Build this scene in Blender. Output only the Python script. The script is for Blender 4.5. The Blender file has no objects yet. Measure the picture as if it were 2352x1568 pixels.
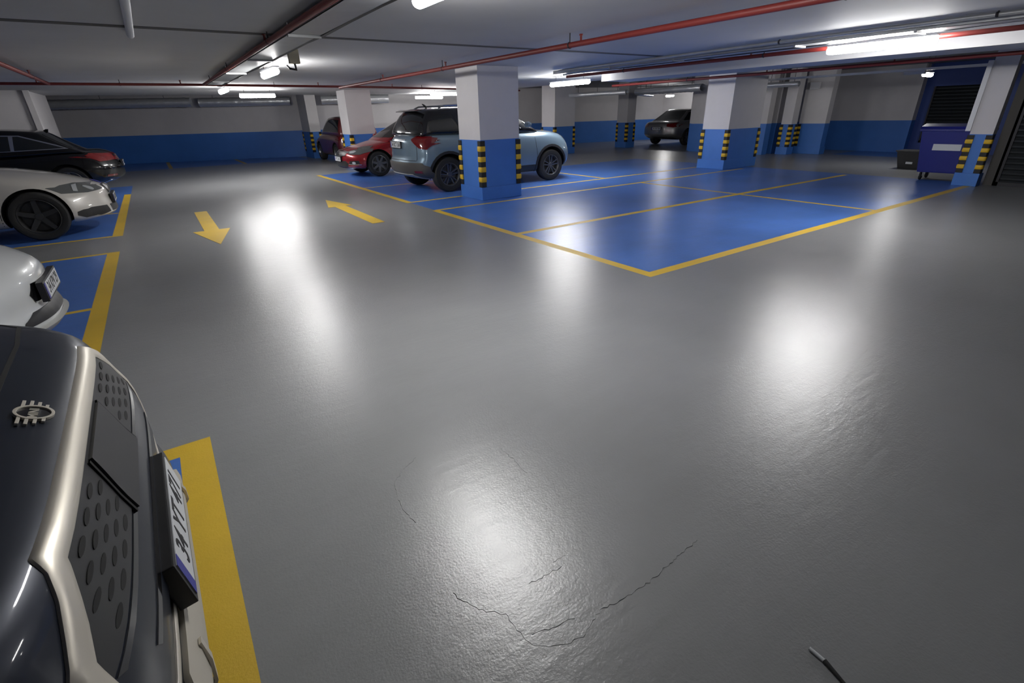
import bpy, bmesh, math, random
from mathutils import Vector, Matrix
from mathutils.bvhtree import BVHTree
from mathutils.geometry import delaunay_2d_cdt
random.seed(7)
S = bpy.context.scene
COL = S.collection
PI = math.pi

# ------------------------------------------------------------------ camera, world, exposure
yaw, pitch, roll = -0.5918, 0.4379, -0.0271
Rc = Matrix.Rotation(yaw, 3, 'Z') @ Matrix.Rotation(PI/2 - pitch, 3, 'X') @ Matrix.Rotation(roll, 3, 'Z')
cam_data = bpy.data.cameras.new('camera'); cam = bpy.data.objects.new('camera', cam_data); COL.objects.link(cam)
cam.matrix_world = Matrix.Translation((0, 0, 1.5)) @ Rc.to_4x4()
cam_data.sensor_width = 36.0; cam_data.lens = 1117.3/2352*36
cam_data.clip_start = 0.03; cam_data.clip_end = 200
S.camera = cam
S.view_settings.view_transform = 'Standard'; S.view_settings.look = 'None'
S.view_settings.gamma = 1; S.view_settings.use_curve_mapping = False
S.view_settings.exposure = 0.32
w = bpy.data.worlds.new('world'); S.world = w; w.use_nodes = True
w.node_tree.nodes['Background'].inputs[0].default_value = (.8, .85, 1, 1)
w.node_tree.nodes['Background'].inputs[1].default_value = 0.01
LAMP = 105.0        # emission strength of the fluorescent diffusers

# ------------------------------------------------------------------ materials
def mat(name, col, rough=.5, metal=0, spec=.5, coat=0, emit=None, es=0, noise=0, nscale=8, bump=0, bscale=60, trans=0, coatr=.03):
    m = bpy.data.materials.new(name); m.use_nodes = True
    nt = m.node_tree; b = nt.nodes['Principled BSDF']
    c = (*col, 1)
    b.inputs['Base Color'].default_value = c; b.inputs['Roughness'].default_value = rough
    b.inputs['Metallic'].default_value = metal; b.inputs['Specular IOR Level'].default_value = spec
    b.inputs['Coat Weight'].default_value = coat; b.inputs['Coat Roughness'].default_value = coatr
    b.inputs['Transmission Weight'].default_value = trans
    if emit: b.inputs['Emission Color'].default_value = (*emit, 1); b.inputs['Emission Strength'].default_value = es
    tc = nt.nodes.new('ShaderNodeTexCoord')
    if noise:
        n = nt.nodes.new('ShaderNodeTexNoise'); n.inputs['Scale'].default_value = nscale; n.inputs['Detail'].default_value = 6
        n.inputs['Roughness'].default_value = .62
        nt.links.new(tc.outputs['Object'], n.inputs['Vector'])
        r = nt.nodes.new('ShaderNodeMapRange'); r.inputs['From Min'].default_value = .3; r.inputs['From Max'].default_value = .7
        r.inputs['To Min'].default_value = 1-noise; r.inputs['To Max'].default_value = 1+noise*.6
        nt.links.new(n.outputs['Fac'], r.inputs['Value'])
        x = nt.nodes.new('ShaderNodeVectorMath'); x.operation = 'SCALE'; x.inputs[0].default_value = col
        nt.links.new(r.outputs['Result'], x.inputs['Scale']); nt.links.new(x.outputs['Vector'], b.inputs['Base Color'])
    if bump:
        n2 = nt.nodes.new('ShaderNodeTexNoise'); n2.inputs['Scale'].default_value = bscale; n2.inputs['Detail'].default_value = 4
        nt.links.new(tc.outputs['Object'], n2.inputs['Vector'])
        bp = nt.nodes.new('ShaderNodeBump'); bp.inputs['Strength'].default_value = bump; bp.inputs['Distance'].default_value = .01
        nt.links.new(n2.outputs['Fac'], bp.inputs['Height']); nt.links.new(bp.outputs['Normal'], b.inputs['Normal'])
    return m

def floor_mat(name, col, var=.12, rough=(.288, .305), worn=None):
    m = bpy.data.materials.new(name); m.use_nodes = True; nt = m.node_tree; b = nt.nodes['Principled BSDF']; L = nt.links
    g = nt.nodes.new('ShaderNodeNewGeometry')
    def noise(scale, det=5, vec=None, dist=0, ro=.6):
        n = nt.nodes.new('ShaderNodeTexNoise'); n.inputs['Scale'].default_value = scale; n.inputs['Detail'].default_value = det
        n.inputs['Roughness'].default_value = ro; n.inputs['Distortion'].default_value = dist
        L.new(vec or g.outputs['Position'], n.inputs['Vector']); return n.outputs['Fac']
    def rng(v, a, b_, lo=.22, hi=.78):
        r = nt.nodes.new('ShaderNodeMapRange'); r.inputs['From Min'].default_value = lo; r.inputs['From Max'].default_value = hi
        r.inputs['To Min'].default_value = a; r.inputs['To Max'].default_value = b_; L.new(v, r.inputs['Value']); return r.outputs['Result']
    def mth(op, a, b_):
        n = nt.nodes.new('ShaderNodeMath'); n.operation = op
        for i, v in enumerate((a, b_)):
            if isinstance(v, (int, float)): n.inputs[i].default_value = v
            else: L.new(v, n.inputs[i])
        return n.outputs[0]
    mp = nt.nodes.new('ShaderNodeMapping'); L.new(g.outputs['Position'], mp.inputs['Vector'])
    mp.inputs['Rotation'].default_value = (0, 0, .5); mp.inputs['Scale'].default_value = (1.2, 6, 1)
    big = noise(.9, 4); fine = noise(22, 6); streak = noise(1.2, 2.5, mp.outputs['Vector'], .3)
    k = mth('MULTIPLY', mth('MULTIPLY', rng(big, 1-var, 1+var), rng(streak, 1-var*.25, 1+var*.25)), rng(fine, 1-var*.15, 1+var*.15))
    x = nt.nodes.new('ShaderNodeVectorMath'); x.operation = 'SCALE'; x.inputs[0].default_value = col
    L.new(k, x.inputs['Scale'])
    L.new(x.outputs['Vector'], b.inputs['Base Color'])
    rg = mth('ADD', rng(streak, rough[0], rough[1]), rng(fine, -.01, .02))
    L.new(rg, b.inputs['Roughness']); b.inputs['Specular IOR Level'].default_value = .8
    # orange peel and roller texture
    grain = noise(110, 3); wave = noise(3.0, 3, mp.outputs['Vector'], .3); med = noise(30, 5)
    h = mth('ADD', mth('MULTIPLY', grain, .22), mth('ADD', mth('MULTIPLY', wave, .35), mth('MULTIPLY', med, .24)))
    bp = nt.nodes.new('ShaderNodeBump'); bp.inputs['Strength'].default_value = .32; bp.inputs['Distance'].default_value = .012
    L.new(h, bp.inputs['Height']); L.new(bp.outputs['Normal'], b.inputs['Normal'])
    return m

M = {}
M['grey_floor'] = floor_mat('grey_epoxy', (.255, .26, .262), .1)
M['blue_floor'] = floor_mat('blue_epoxy', (.075, .19, .56), .22)
M['yellow_floor'] = floor_mat('yellow_road_paint', (.72, .47, .03), .14, (.4, .55))
M['white_wall'] = mat('white_wall_paint', (.68, .66, .67), .65, noise=.06, nscale=1.2, bump=.15, bscale=30)
M['blue_wall'] = mat('blue_wall_paint', (.055, .20, .62), .5, noise=.08, nscale=1.5, bump=.15, bscale=30)
M['deep_blue'] = mat('deep_blue_paint', (.03, .07, .30), .5, noise=.08, nscale=1.5)
M['ceiling'] = mat('ceiling_paint', (.52, .52, .53), .7, noise=.07, nscale=.8, bump=.12, bscale=18)
M['dark_ceiling'] = mat('shaded_ceiling', (.22, .22, .23), .8, noise=.1, nscale=1)  # ceiling colour darkened to imitate the weak light up there
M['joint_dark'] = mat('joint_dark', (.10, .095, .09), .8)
M['red_pipe'] = mat('red_pipe_enamel', (.17, .018, .014), .5)
M['steel'] = mat('galvanised_steel', (.42, .43, .44), .4, .35, noise=.1, nscale=5)
M['foil'] = mat('aluminium_foil', (.80, .82, .85), .3, .55, bump=1.0, bscale=14)
M['dark_metal'] = mat('dark_metal', (.03, .03, .035), .5, .4)
M['white_plastic'] = mat('white_plastic', (.75, .76, .78), .4)
M['cream_box'] = mat('cream_plastic', (.55, .50, .36), .5)
M['lamp'] = mat('lamp_diffuser', (.9, .9, .9), .5, emit=(1, .985, .97), es=LAMP)
M['rubber'] = mat('black_rubber', (.012, .012, .012), .65)
M['tyre'] = mat('tyre_rubber', (.018, .018, .018), .75, bump=.2, bscale=80)
M['guard_yellow'] = mat('yellow_rubber', (.75, .47, .02), .5)
M['rim'] = mat('alloy_grey', (.18, .18, .18), .35, .7)
M['rim_dark'] = mat('alloy_dark', (.07, .07, .07), .4, .6)
M['black_plastic'] = mat('black_plastic', (.02, .02, .021), .45)
M['gloss_black'] = mat('gloss_black', (.006, .006, .007), .08, coat=1)
M['glass'] = mat('tinted_glass', (.012, .014, .015), .06, spec=.8)
M['chrome'] = mat('chrome', (.8, .8, .82), .12, 1)
M['mirror_glass'] = mat('mirror_glass', (.7, .72, .75), .03, 1)
M['light_glass'] = mat('headlight_glass', (.09, .095, .095), .07, coat=1)
M['lens'] = mat('headlight_lens', (.75, .78, .8), .1, .6, coat=1)
M['tail_red'] = mat('red_lamp_glass', (.13, .004, .005), .08, coat=1)
M['plate_white'] = mat('plate_white', (.62, .64, .66), .4)
M['plate_blue'] = mat('plate_blue', (.03, .035, .30), .4)
M['plate_black'] = mat('plate_ink', (.012, .012, .014), .5)
M['seam'] = mat('panel_gap_black', (.004, .004, .004), .8)

# ------------------------------------------------------------------ object helpers
def tag(o, label=None, cat=None, group=None, kind=None):
    if label: o['label'] = label
    if cat: o['category'] = cat
    if group: o['group'] = group
    if kind: o['kind'] = kind
    return o
def empty(name, loc=(0, 0, 0), rz=0, label=None, cat=None, group=None):
    o = bpy.data.objects.new(name, None); COL.objects.link(o); o.location = loc; o.rotation_euler = (0, 0, rz)
    o.empty_display_size = .1
    return tag(o, label, cat, group)
def link_mesh(name, me, mats, parent=None, smooth=None):
    for m in mats: me.materials.append(M[m] if isinstance(m, str) else m)
    if smooth is not None:
        for p in me.polygons: p.use_smooth = True
        me.set_sharp_from_angle(angle=math.radians(smooth))
    o = bpy.data.objects.new(name, me); COL.objects.link(o)
    if parent is not None: o.parent = parent
    return o
class MB:
    def __init__(s): s.v = []; s.f = []; s.m = []
    def add(s, vs, fs, mi=0):
        n = len(s.v); s.v += [tuple(v) for v in vs]; s.f += [tuple(i+n for i in f) for f in fs]; s.m += [mi]*len(fs); return s
    def box(s, x0, y0, z0, x1, y1, z1, mi=0, mx=None):
        vs = [Vector((x, y, z)) for x in (x0, x1) for y in (y0, y1) for z in (z0, z1)]
        if mx: vs = [mx @ v for v in vs]
        return s.add(vs, [(0, 1, 3, 2), (4, 6, 7, 5), (0, 4, 5, 1), (2, 3, 7, 6), (0, 2, 6, 4), (1, 5, 7, 3)], mi)
    def tube(s, p, r, n=12, mi=0, cap=True):
        p = [Vector(q) for q in p]; rs = r if isinstance(r, (list, tuple)) else [r]*len(p)
        d0 = (p[1]-p[0]).normalized(); up = Vector((0, 0, 1)) if abs(d0.z) < .9 else Vector((1, 0, 0))
        u = d0.cross(up).normalized(); vs = []
        for i, q in enumerate(p):
            d = ((p[min(i+1, len(p)-1)]-q).normalized() + (q-p[max(i-1, 0)]).normalized())
            d = d.normalized() if d.length > 1e-6 else d0
            u = (u - d*u.dot(d)).normalized(); v = d.cross(u)
            vs += [q + (u*math.cos(2*PI*k/n)+v*math.sin(2*PI*k/n))*rs[i] for k in range(n)]
        fs = [(i*n+k, i*n+(k+1) % n, (i+1)*n+(k+1) % n, (i+1)*n+k) for i in range(len(p)-1) for k in range(n)]
        if cap: fs += [tuple(range(n))[::-1], tuple(range((len(p)-1)*n, len(p)*n))]
        return s.add(vs, fs, mi)
    def lathe(s, prof, n=32, mx=None, mi=0, close=False):
        # profile (r, h) revolved about local y axis
        vs = []; mx = mx or Matrix.Identity(4)
        for r, h in prof: vs += [mx @ Vector((r*math.cos(2*PI*k/n), h, r*math.sin(2*PI*k/n))) for k in range(n)]
        m_ = len(prof); rng_ = m_ if close else m_-1
        fs = [(i*n+k, ((i+1) % m_)*n+k, ((i+1) % m_)*n+(k+1) % n, i*n+(k+1) % n) for i in range(rng_) for k in range(n)]
        return s.add(vs, fs, mi)
    def prism(s, poly, axis, a, b, mi=0, mx=None):
        # poly in the two remaining axes, extruded along axis from a to b
        def mk(p, t):
            v = {'x': (t, p[0], p[1]), 'y': (p[0], t, p[1]), 'z': (p[0], p[1], t)}[axis]
            v = Vector(v); return mx @ v if mx else v
        n = len(poly); vs = [mk(p, a) for p in poly] + [mk(p, b) for p in poly]
        return s.add(vs, [tuple(range(n))[::-1], tuple(range(n, 2*n))] + [(i, (i+1) % n, n+(i+1) % n, n+i) for i in range(n)], mi)
    def build(s, name, mats, parent=None, smooth=None, bevel=0, fix=True):
        me = bpy.data.meshes.new(name); me.from_pydata(s.v, [], s.f)
        for p, i in zip(me.polygons, s.m): p.material_index = i
        if fix or bevel:
            bm = bmesh.new(); bm.from_mesh(me)
            if bevel:
                bmesh.ops.bevel(bm, geom=[e for e in bm.edges if len(e.link_faces) == 2 and e.calc_face_angle(0) > .6], offset=bevel, segments=2, profile=.7, affect='EDGES', clamp_overlap=True)
            bmesh.ops.recalc_face_normals(bm, faces=bm.faces); bm.to_mesh(me); bm.free()
        return link_mesh(name, me, mats if isinstance(mats, (list, tuple)) else [mats], parent, smooth)
def text_obj(name, s, size, mt, parent, mx, depth=.001, sx=1.0):
    cu = bpy.data.curves.new(name, 'FONT'); cu.body = s; cu.size = size; cu.extrude = depth; cu.align_x = 'CENTER'; cu.align_y = 'CENTER'
    cu.resolution_u = 3; cu.offset = size*.012
    t = bpy.data.objects.new(name+'_tmp', cu); COL.objects.link(t)
    dg = bpy.context.evaluated_depsgraph_get(); dg.update()
    me = bpy.data.meshes.new_from_object(t.evaluated_get(dg)); me.name = name
    bpy.data.objects.remove(t); bpy.data.curves.remove(cu)
    me.transform(mx @ Matrix.Diagonal((sx, 1, 1, 1)))
    me.materials.clear()
    return link_mesh(name, me, [mt], parent)
def interp(pts):
    # monotone cubic through (x, y)
    pts = sorted(pts); X = [p[0] for p in pts]; Y = [p[1] for p in pts]; n = len(X)
    if n == 1: return lambda x: Y[0]
    d = [(Y[i+1]-Y[i])/(X[i+1]-X[i]) for i in range(n-1)]
    m = [d[0]] + [0 if d[i-1]*d[i] <= 0 else 2*d[i-1]*d[i]/(d[i-1]+d[i]) for i in range(1, n-1)] + [d[-1]]
    def f(x):
        if x <= X[0]: return Y[0]
        if x >= X[-1]: return Y[-1]
        i = max(j for j in range(n-1) if X[j] <= x); h = X[i+1]-X[i]; t = (x-X[i])/h
        return ((2*t**3-3*t*t+1)*Y[i] + (t**3-2*t*t+t)*h*m[i] + (-2*t**3+3*t*t)*Y[i+1] + (t**3-t*t)*h*m[i+1])
    return f

# ------------------------------------------------------------------ setting
# floor: one slab cut along the paint edges, so every bay, stripe and aisle is a face of its own colour
def build_floor():
    G, B, Yw = 0, 1, 2
    rects = []
    def blue(x0, y0, x1, y1): rects.append((x0, y0, x1, y1, B))
    def yel(x0, y0, x1, y1): rects.append((x0, y0, x1, y1, Yw))
    # main block of bays on the right
    blue(3.79, 3.12, 13.5, 12.2); blue(3.79, 12.0, 9.0, 15.6)
    lw = .055
    yel(3.73, 3.06, 3.85, 7.93); yel(3.73, 9.0, 3.85, 15.6)
    yel(3.73, 3.06, 12.95, 3.18)
    yel(3.79, 5.45-.02, 13.3, 5.45+.09); yel(3.79, 7.88, 13.0, 7.97); yel(3.79, 9.0, 13.0, 9.09)
    yel(3.79, 11.72, 9.0, 11.8)
    yel(8.94, 3.12, 9.03, 7.93); yel(8.94, 9.05, 9.03, 12.2)
    # left row of bays
    blue(-6.4, 9.24, -.70, 16.9); yel(-.83, 9.24, -.70, 14.9); yel(-6.4, 9.24, -.70, 9.32); yel(-6.4, 11.75, -.80, 11.83)
    blue(-6.4, 2.9, -.70, 8.06); yel(-.83, 2.9, -.70, 8.06); yel(-6.4, 7.98, -.70, 8.06); yel(-6.4, 5.5, -.80, 5.57)
    # nearest bay, one step further out into the aisle
    blue(-6.4, -3.2, -.15, 2.66); yel(-.285, -3.2, -.145, 2.66); yel(-6.4, 2.55, -.145, 2.66)
    # bays along the far wall, and by the east wall
    blue(-2.2, 22.3, 5.2, 27.4); yel(.3, 22.3, .42, 26.3); yel(2.75, 22.3, 2.87, 25.6)
    blue(18.7, 5.3, 20.9, 8.3); yel(18.7, 5.22, 20.9, 5.34)
    X0, X1, Y0, Y1 = -6.5, 27.0, -6.0, 29.5
    xs = sorted({X0, X1} | {min(max(r[i], X0), X1) for r in rects for i in (0, 2)})
    ys = sorted({Y0, Y1} | {min(max(r[i], Y0), Y1) for r in rects for i in (1, 3)})
    mb = MB(); nv = len(ys)
    mb.v = [(x, y, 0) for x in xs for y in ys]
    for i in range(len(xs)-1):
        for j in range(len(ys)-1):
            cx, cy = (xs[i]+xs[i+1])/2, (ys[j]+ys[j+1])/2; k = G
            for r in rects:
                if r[0] < cx < r[2] and r[1] < cy < r[3] and (r[4] == Yw or k != Yw): k = r[4]
            mb.f.append((i*nv+j, (i+1)*nv+j, (i+1)*nv+j+1, i*nv+j+1)); mb.m.append(k)
    n = len(mb.v); mb.box(X0, Y0, -.2, X1, Y1, -.002, 0)
    return tag(mb.build('floor', ['grey_floor', 'blue_floor', 'yellow_floor'], fix=False), kind='structure')
build_floor()

def struct(name, mb, mats): return tag(mb.build(name, mats), kind='structure')
def banded_wall(name, a, b, t, hb=1.03, h=2.75, base=True):
    # wall from a to b (plan), thickness t to the left of a->b, blue band below white
    a, b = Vector(a), Vector(b); d = (b-a).normalized(); n = Vector((-d.y, d.x))*t; mb = MB()
    for z0, z1, mi in ((0, hb, 1), (hb, h, 0)):
        p = [a, b, b+n, a+n]
        mb.prism([tuple(q) for q in p], 'z', z0, z1, mi)
    return struct(name, mb, ['white_wall', 'blue_wall'])
banded_wall('wall_north', (-6.5, 28.55), (9.0, 23.05), .3, 1.06)
banded_wall('wall_north_east', (9.0, 23.05), (24.5, 19.6), .3, 1.03)
banded_wall('wall_east', (24.0, 20.2), (24.0, 12.4), -.3, 1.03)
banded_wall('wall_recess', (17.6, 12.4), (24.3, 12.4), .3, 1.03) if False else None
banded_wall('wall_store', (17.5, 12.9), (17.5, 9.9), -.3, .98)
banded_wall('wall_store_back', (17.5, 12.9), (24.3, 12.9), .3, .98)
banded_wall('wall_right', (20.9, 10.2), (20.9, 6.95), -.3, .98)
banded_wall('wall_store_side', (17.8, 9.9), (21.2, 9.9), .3, .98)
mb = MB()
mb.box(20.9, 3.0, 0, 21.2, 5.15, 2.7); mb.box(20.9, 6.7, 0, 21.2, 6.95, 2.7); mb.box(20.9, 5.15, 0, 21.2, 6.7, .3); mb.box(20.9, 5.15, 1.95, 21.2, 6.7, 2.7)
struct('wall_right_blue', mb, 'deep_blue')
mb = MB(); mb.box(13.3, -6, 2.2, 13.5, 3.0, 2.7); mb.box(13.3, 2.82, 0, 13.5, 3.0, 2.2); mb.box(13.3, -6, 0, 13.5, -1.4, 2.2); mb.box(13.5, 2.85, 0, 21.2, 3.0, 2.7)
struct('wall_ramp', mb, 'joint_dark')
banded_wall('wall_left', (-6.5, -6), (-6.5, 29.4), .3, 1.05)
banded_wall('wall_south', (13.5, -6.0), (-6.5, -6.0), .3, 1.05)
mb = MB()
for z0, z1, mi in ((0, 1.02, 1), (1.02, 2.7, 0)): mb.box(-6.5, 17.0, z0, -2.1, 20.0, z1, mi)
mb.box(-2.16, 16.93, 1.02, -2.05, 17.0, 2.3, 0)
struct('wall_pier', mb, ['white_wall', 'blue_wall'])

# ceiling: main slab with a recessed dark joint; beyond it, towards the far and right walls, a higher soffit, its shade put into a darker colour
def ceil_z(x, y): return 2.27 if (x < 10.7 and y < 19.8) else 2.6
mb = MB()
mb.box(-6.5, -6, 2.27, 10.7, 5.955, 2.75); mb.box(-6.5, 6.085, 2.27, 10.7, 19.8, 2.75)
struct('ceiling', mb, 'ceiling')
mb = MB(); mb.box(-6.5, 5.955, 2.267, 10.7, 6.085, 2.75); struct('ceiling_joint', mb, 'joint_dark')
mb = MB(); mb.box(10.7, -6, 2.6, 27, 19.8, 2.75); mb.box(-6.5, 19.8, 2.6, 27, 29.5, 2.75)
struct('ceiling_high', mb, 'dark_ceiling')
mb = MB(); mb.box(8.65, -6, 2.1, 9.55, 9.0, 2.27)
struct('ceiling_beam', mb, 'ceiling')
M['shutter_dark'] = mat('shutter_dark', (.035, .04, .045), .4, .5)

# roller shutters
def shutter(name, x, y0, y1, z0, z1, label):
    root = empty(name, (x, (y0+y1)/2, z0), 0, label, 'roller shutter'); hw = (y1-y0)/2; H = z1-z0
    mb = MB(); n = int(H/.095); prof = []
    for i in range(n):
        z = i*H/n; prof += [(0, z), (-.022, z+.02), (-.028, z+.05), (-.006, z+.088)]
    prof += [(0, H)]
    vs = [(p[0], y, p[1]) for y in (-hw, hw) for p in prof]; k = len(prof)
    mb.add(vs, [(i, i+1, k+i+1, k+i) for i in range(k-1)])
    mb.box(.01, -hw, 0, .03, hw, H)
    mb.build('slat_curtain', 'shutter_dark', root)
    for s in (-1, 1):
        mb = MB(); mb.box(-.05, s*hw-.04, 0, .04, s*hw+.04, H); mb.build('guide_rail', 'dark_metal', root)
    mb = MB(); mb.box(-.05, -hw, 0, .03, hw, .07); mb.build('bottom_bar', 'dark_metal', root)
    return root
shutter('roller_shutter', 20.95, 5.15, 6.7, .3, 1.95, 'dark ribbed roller shutter set in the dark blue wall behind the blue waste container')
shutter('roller_shutter', 13.35, -1.4, 2.82, 0, 2.2, 'dark ribbed roller shutter at the right edge, beside the narrow striped column')

# ------------------------------------------------------------------ columns with corner guards
def guard(parent, x, y, sx, sy, z0, z1, n=9):
    # rounded rubber angle hugging a corner; sx, sy point out of the column
    mb = MB(); arm = .085
    for i in range(n):
        a, b = z0+(z1-z0)*i/n, z0+(z1-z0)*(i+1)/n; yl = i % 2 == 1; t = .032 if yl else .022; mi = 1 if yl else 0
        pts = [(-arm, .001), (-arm, t*.75), (-t*.4, t), (t*.55, t*.95), (t*.95, t*.55), (t, -t*.4), (t*.75, -arm), (.001, -arm), (.001, .001)]
        zs = [a, a+(b-a)*.18, b-(b-a)*.18, b] if yl else [a, b]
        ring = []
        for q, z in enumerate(zs):
            k = .72 if yl and q in (0, len(zs)-1) else 1
            ring.append([(x+sx*(p[0] if p[0] <= .001 else p[0]*k), y+sy*(p[1] if p[1] <= .001 else p[1]*k), z) for p in pts])
        m_ = len(pts); vs = [v for r in ring for v in r]
        fs = [(r*m_+i2, r*m_+(i2+1) % m_, (r+1)*m_+(i2+1) % m_, (r+1)*m_+i2) for r in range(len(zs)-1) for i2 in range(m_)]
        fs += [tuple(range(m_)), tuple(range((len(zs)-1)*m_, len(zs)*m_))[::-1]]
        mb.add(vs, fs, mi)
    return mb.build('corner_guard', ['rubber', 'guard_yellow'], parent, smooth=40)
def column(x0, x1, y0, y1, hb, label, corners='abcd', h=2.28, gz=(.24, None)):
    cx, cy = (x0+x1)/2, (y0+y1)/2; root = empty('concrete_column', (cx, cy, 0), 0, label, 'column', 'columns carrying the ceiling')
    hx, hy = (x1-x0)/2, (y1-y0)/2
    mb = MB(); mb.box(-hx, -hy, 0, hx, hy, hb, 1); mb.box(-hx, -hy, hb, hx, hy, h, 0)
    mb.build('shaft', ['white_wall', 'blue_wall'], root)
    mb = MB(); e = .022; mb.box(-hx-e, -hy-e, 0, hx+e, hy+e, .235); mb.build('plinth', 'blue_wall', root, bevel=.008)
    for c in corners:
        sx, sy = {'a': (-1, -1), 'b': (1, -1), 'c': (1, 1), 'd': (-1, 1)}[c]
        guard(root, sx*hx, sy*hy, sx, sy, gz[0], gz[1] or hb-.015)
    return root
column(4.98, 5.85, 8.27, 9.06, 1.07, 'nearest square column, white over blue, standing beside the pale blue suv')
column(5.18, 5.98, 16.4, 17.2, 1.03, 'white over blue column standing directly behind the red car')
column(5.5, 5.92, 22.6, 23.9, 1.02, 'furthest left white over blue column with two striped guards, left of the dark red car', 'abd', h=2.62)
column(12.45, 13.9, 8.17, 8.95, .99, 'wide white over blue column on the right with the silver sedan half hidden behind it', h=2.62)
column(12.85, 13.85, 15.8, 16.6, 1.0, 'white over blue column seen just beyond the bonnet of the pale blue suv', h=2.62)
column(17.3, 17.8, 16.3, 16.9, 1.02, 'small shadowed column left of the far silver sedan', h=2.62)
column(18.42, 18.72, 8.6, 9.45, .95, 'bright column, white over blue, in front of the right hand wall with a white box at its top', 'd', h=2.62)
column(17.75, 18.1, 9.35, 9.7, .95, 'dim column with paired striped guards just left of the bright one', 'abd', h=2.62)
column(12.92, 13.12, 3.02, 3.36, .93, 'narrow column with striped guards at the right edge beside the waste container', 'ad', h=2.62)
column(22.6, 23.3, 14.6, 15.4, 1.0, 'far white over blue column behind the silver sedan', '', h=2.62)

# ------------------------------------------------------------------ lamps
def lamp(x, y, z, L, along, label, rods=True):
    root = empty('fluorescent_lamp', (x, y, z), 0 if along == 'y' else PI/2, label, 'ceiling lamp', 'tubular ceiling lamps')
    prof = [(.0, -L/2), (.034, -L/2), (.044, -L/2+.03), (.045, 0), (.044, L/2-.03), (.034, L/2), (0, L/2)]
    mb = MB(); mb.lathe(prof, 20); mb.build('diffuser', 'lamp', root, smooth=40)
    mb = MB(); mb.box(-.045, -L/2, .042, .045, L/2, .065); mb.build('housing', 'white_plastic', root, bevel=.006)
    top = ceil_z(x, y) - z
    for s in (-1, 1):
        mb = MB(); mb.tube([(0, s*L*.36, .08), (0, s*L*.36, top)], .004, 6); mb.build('hanging_rod', 'dark_metal', root)
    return root
lamp(1.655, 2.86, 2.17, 1.2, 'y', 'glowing tube lamp cut by the top edge, nearest one overhead')
lamp(7.47, 3.08, 2.125, 1.15, 'y', 'long glowing tube lamp at upper right, the largest in view')
lamp(1.715, 8.8, 2.125, 1.0, 'y', 'short looking glowing tube lamp below the grey cable tray at upper left')
lamp(1.74, 14.6, 2.15, 1.3, 'y', 'small round looking lamp just under the crossing red pipe')
lamp(2.75, 16.3, 2.11, .9, 'x', 'horizontal glowing tube lamp in front of the foil duct by the far left wall')
lamp(8.35, 9.75, 2.10, 1.35, 'y', 'glowing tube lamp to the right of the nearest column')
lamp(9.05, 18.6, 2.12, 1.1, 'x', 'lower left of the two lamps glowing left of the nearest column')
lamp(8.35, 15.9, 2.13, 1.1, 'x', 'upper right of the two lamps glowing left of the nearest column')
lamp(15.85, 5.3, 2.1, .5, 'x', 'small glowing lamp in front of the dark blue shutter wall at right')
lamp(21.8, 17.8, 2.1, .45, 'y', 'distant lamp lighting the wall behind the silver sedan')

# ------------------------------------------------------------------ pipes, tray, ducts
def pipe(pts, r, label, name='sprinkler_pipe', mt='red_pipe', heads=(), tees=(), top=None):
    root = empty(name, pts[0], 0, label, 'pipe'); o = Vector(pts[0])
    P = [Vector(p)-o for p in pts]; mb = MB(); mb.tube(P, r, 12); mb.build('pipe_run', mt, root, smooth=40)
    def at(t):
        Ls = [(P[i+1]-P[i]).length for i in range(len(P)-1)]; d = t
        for i, l in enumerate(Ls):
            if d <= l: return P[i].lerp(P[i+1], d/l)
            d -= l
        return P[-1]
    for t in heads:
        p = at(t); mb = MB(); mb.tube([p, p+Vector((0, 0, .07))], .012, 8); mb.tube([p+Vector((0, 0, .07)), p+Vector((0, 0, .085))], .02, 8)
        mb.build('sprinkler_head', mt, root)
    for t in tees:
        p = at(t); wz = p+o; zt = ceil_z(wz.x, wz.y)-o.z
        mb = MB(); mb.tube([p+Vector((.0, 0, r)), Vector((p.x, p.y, zt))], .006, 6)
        mb.lathe([(r+.003, -.012), (r+.006, 0), (r+.003, .012)], 12, Matrix.Translation(p)); mb.build('pipe_hanger', 'dark_metal', root)
    return root
pipe([(4.02, 1.2, 2.155), (4.02, 13.0, 2.155)], .028, 'long red sprinkler pipe running diagonally across the ceiling centre', heads=(.62, 3.32, 6.4, 9), tees=(.72, 3.5, 6.5, 9.1))
pipe([(-6.4, 12.9, 2.19), (1.2, 12.9, 2.19), (4.9, 13.35, 2.19), (10.6, 14.9, 2.19)], .024, 'red sprinkler pipe crossing the left ceiling from edge to the columns', heads=(3, 5, 7.2, 10, 12), tees=(4, 6.2, 9, 13))
pipe([(1.19, -1, 2.19), (1.19, 12.83, 2.19)], .024, 'red sprinkler pipe running beside the grey cable tray', heads=(7.0,), tees=(6.85, 10, 12.5))
pipe([(-1.24, 2, 2.19), (-1.24, 12.83, 2.19)], .028, 'short visible red pipe at the left edge below the ceiling', heads=(9.0,), tees=(5, 9.1))
pipe([(7.66, -1, 2.17), (7.55, 8.9, 2.17)], .026, 'red sprinkler pipe level with the large right hand lamp', heads=(5.8,), tees=(5.6, 2.5, 8.3))
pipe([(10.35, -1, 2.10), (10.5, 10.5, 2.10)], .028, 'red sprinkler pipe behind the ceiling beam at upper right', heads=(5.0, 7.2), tees=(3.2, 9.1))
pipe([(.1, -2, 2.24), (.1, 6.3, 2.24)], .03, 'straight white conduit on the ceiling at upper left', 'conduit', 'white_plastic')
pipe([(7.0, 8.5, 2.235), (6.9, 3.5, 2.24), (7.0, -1, 2.24)], .02, 'thin grey conduit above the large right hand lamp', 'conduit', 'steel', tees=(4.5, 6.6))

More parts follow.
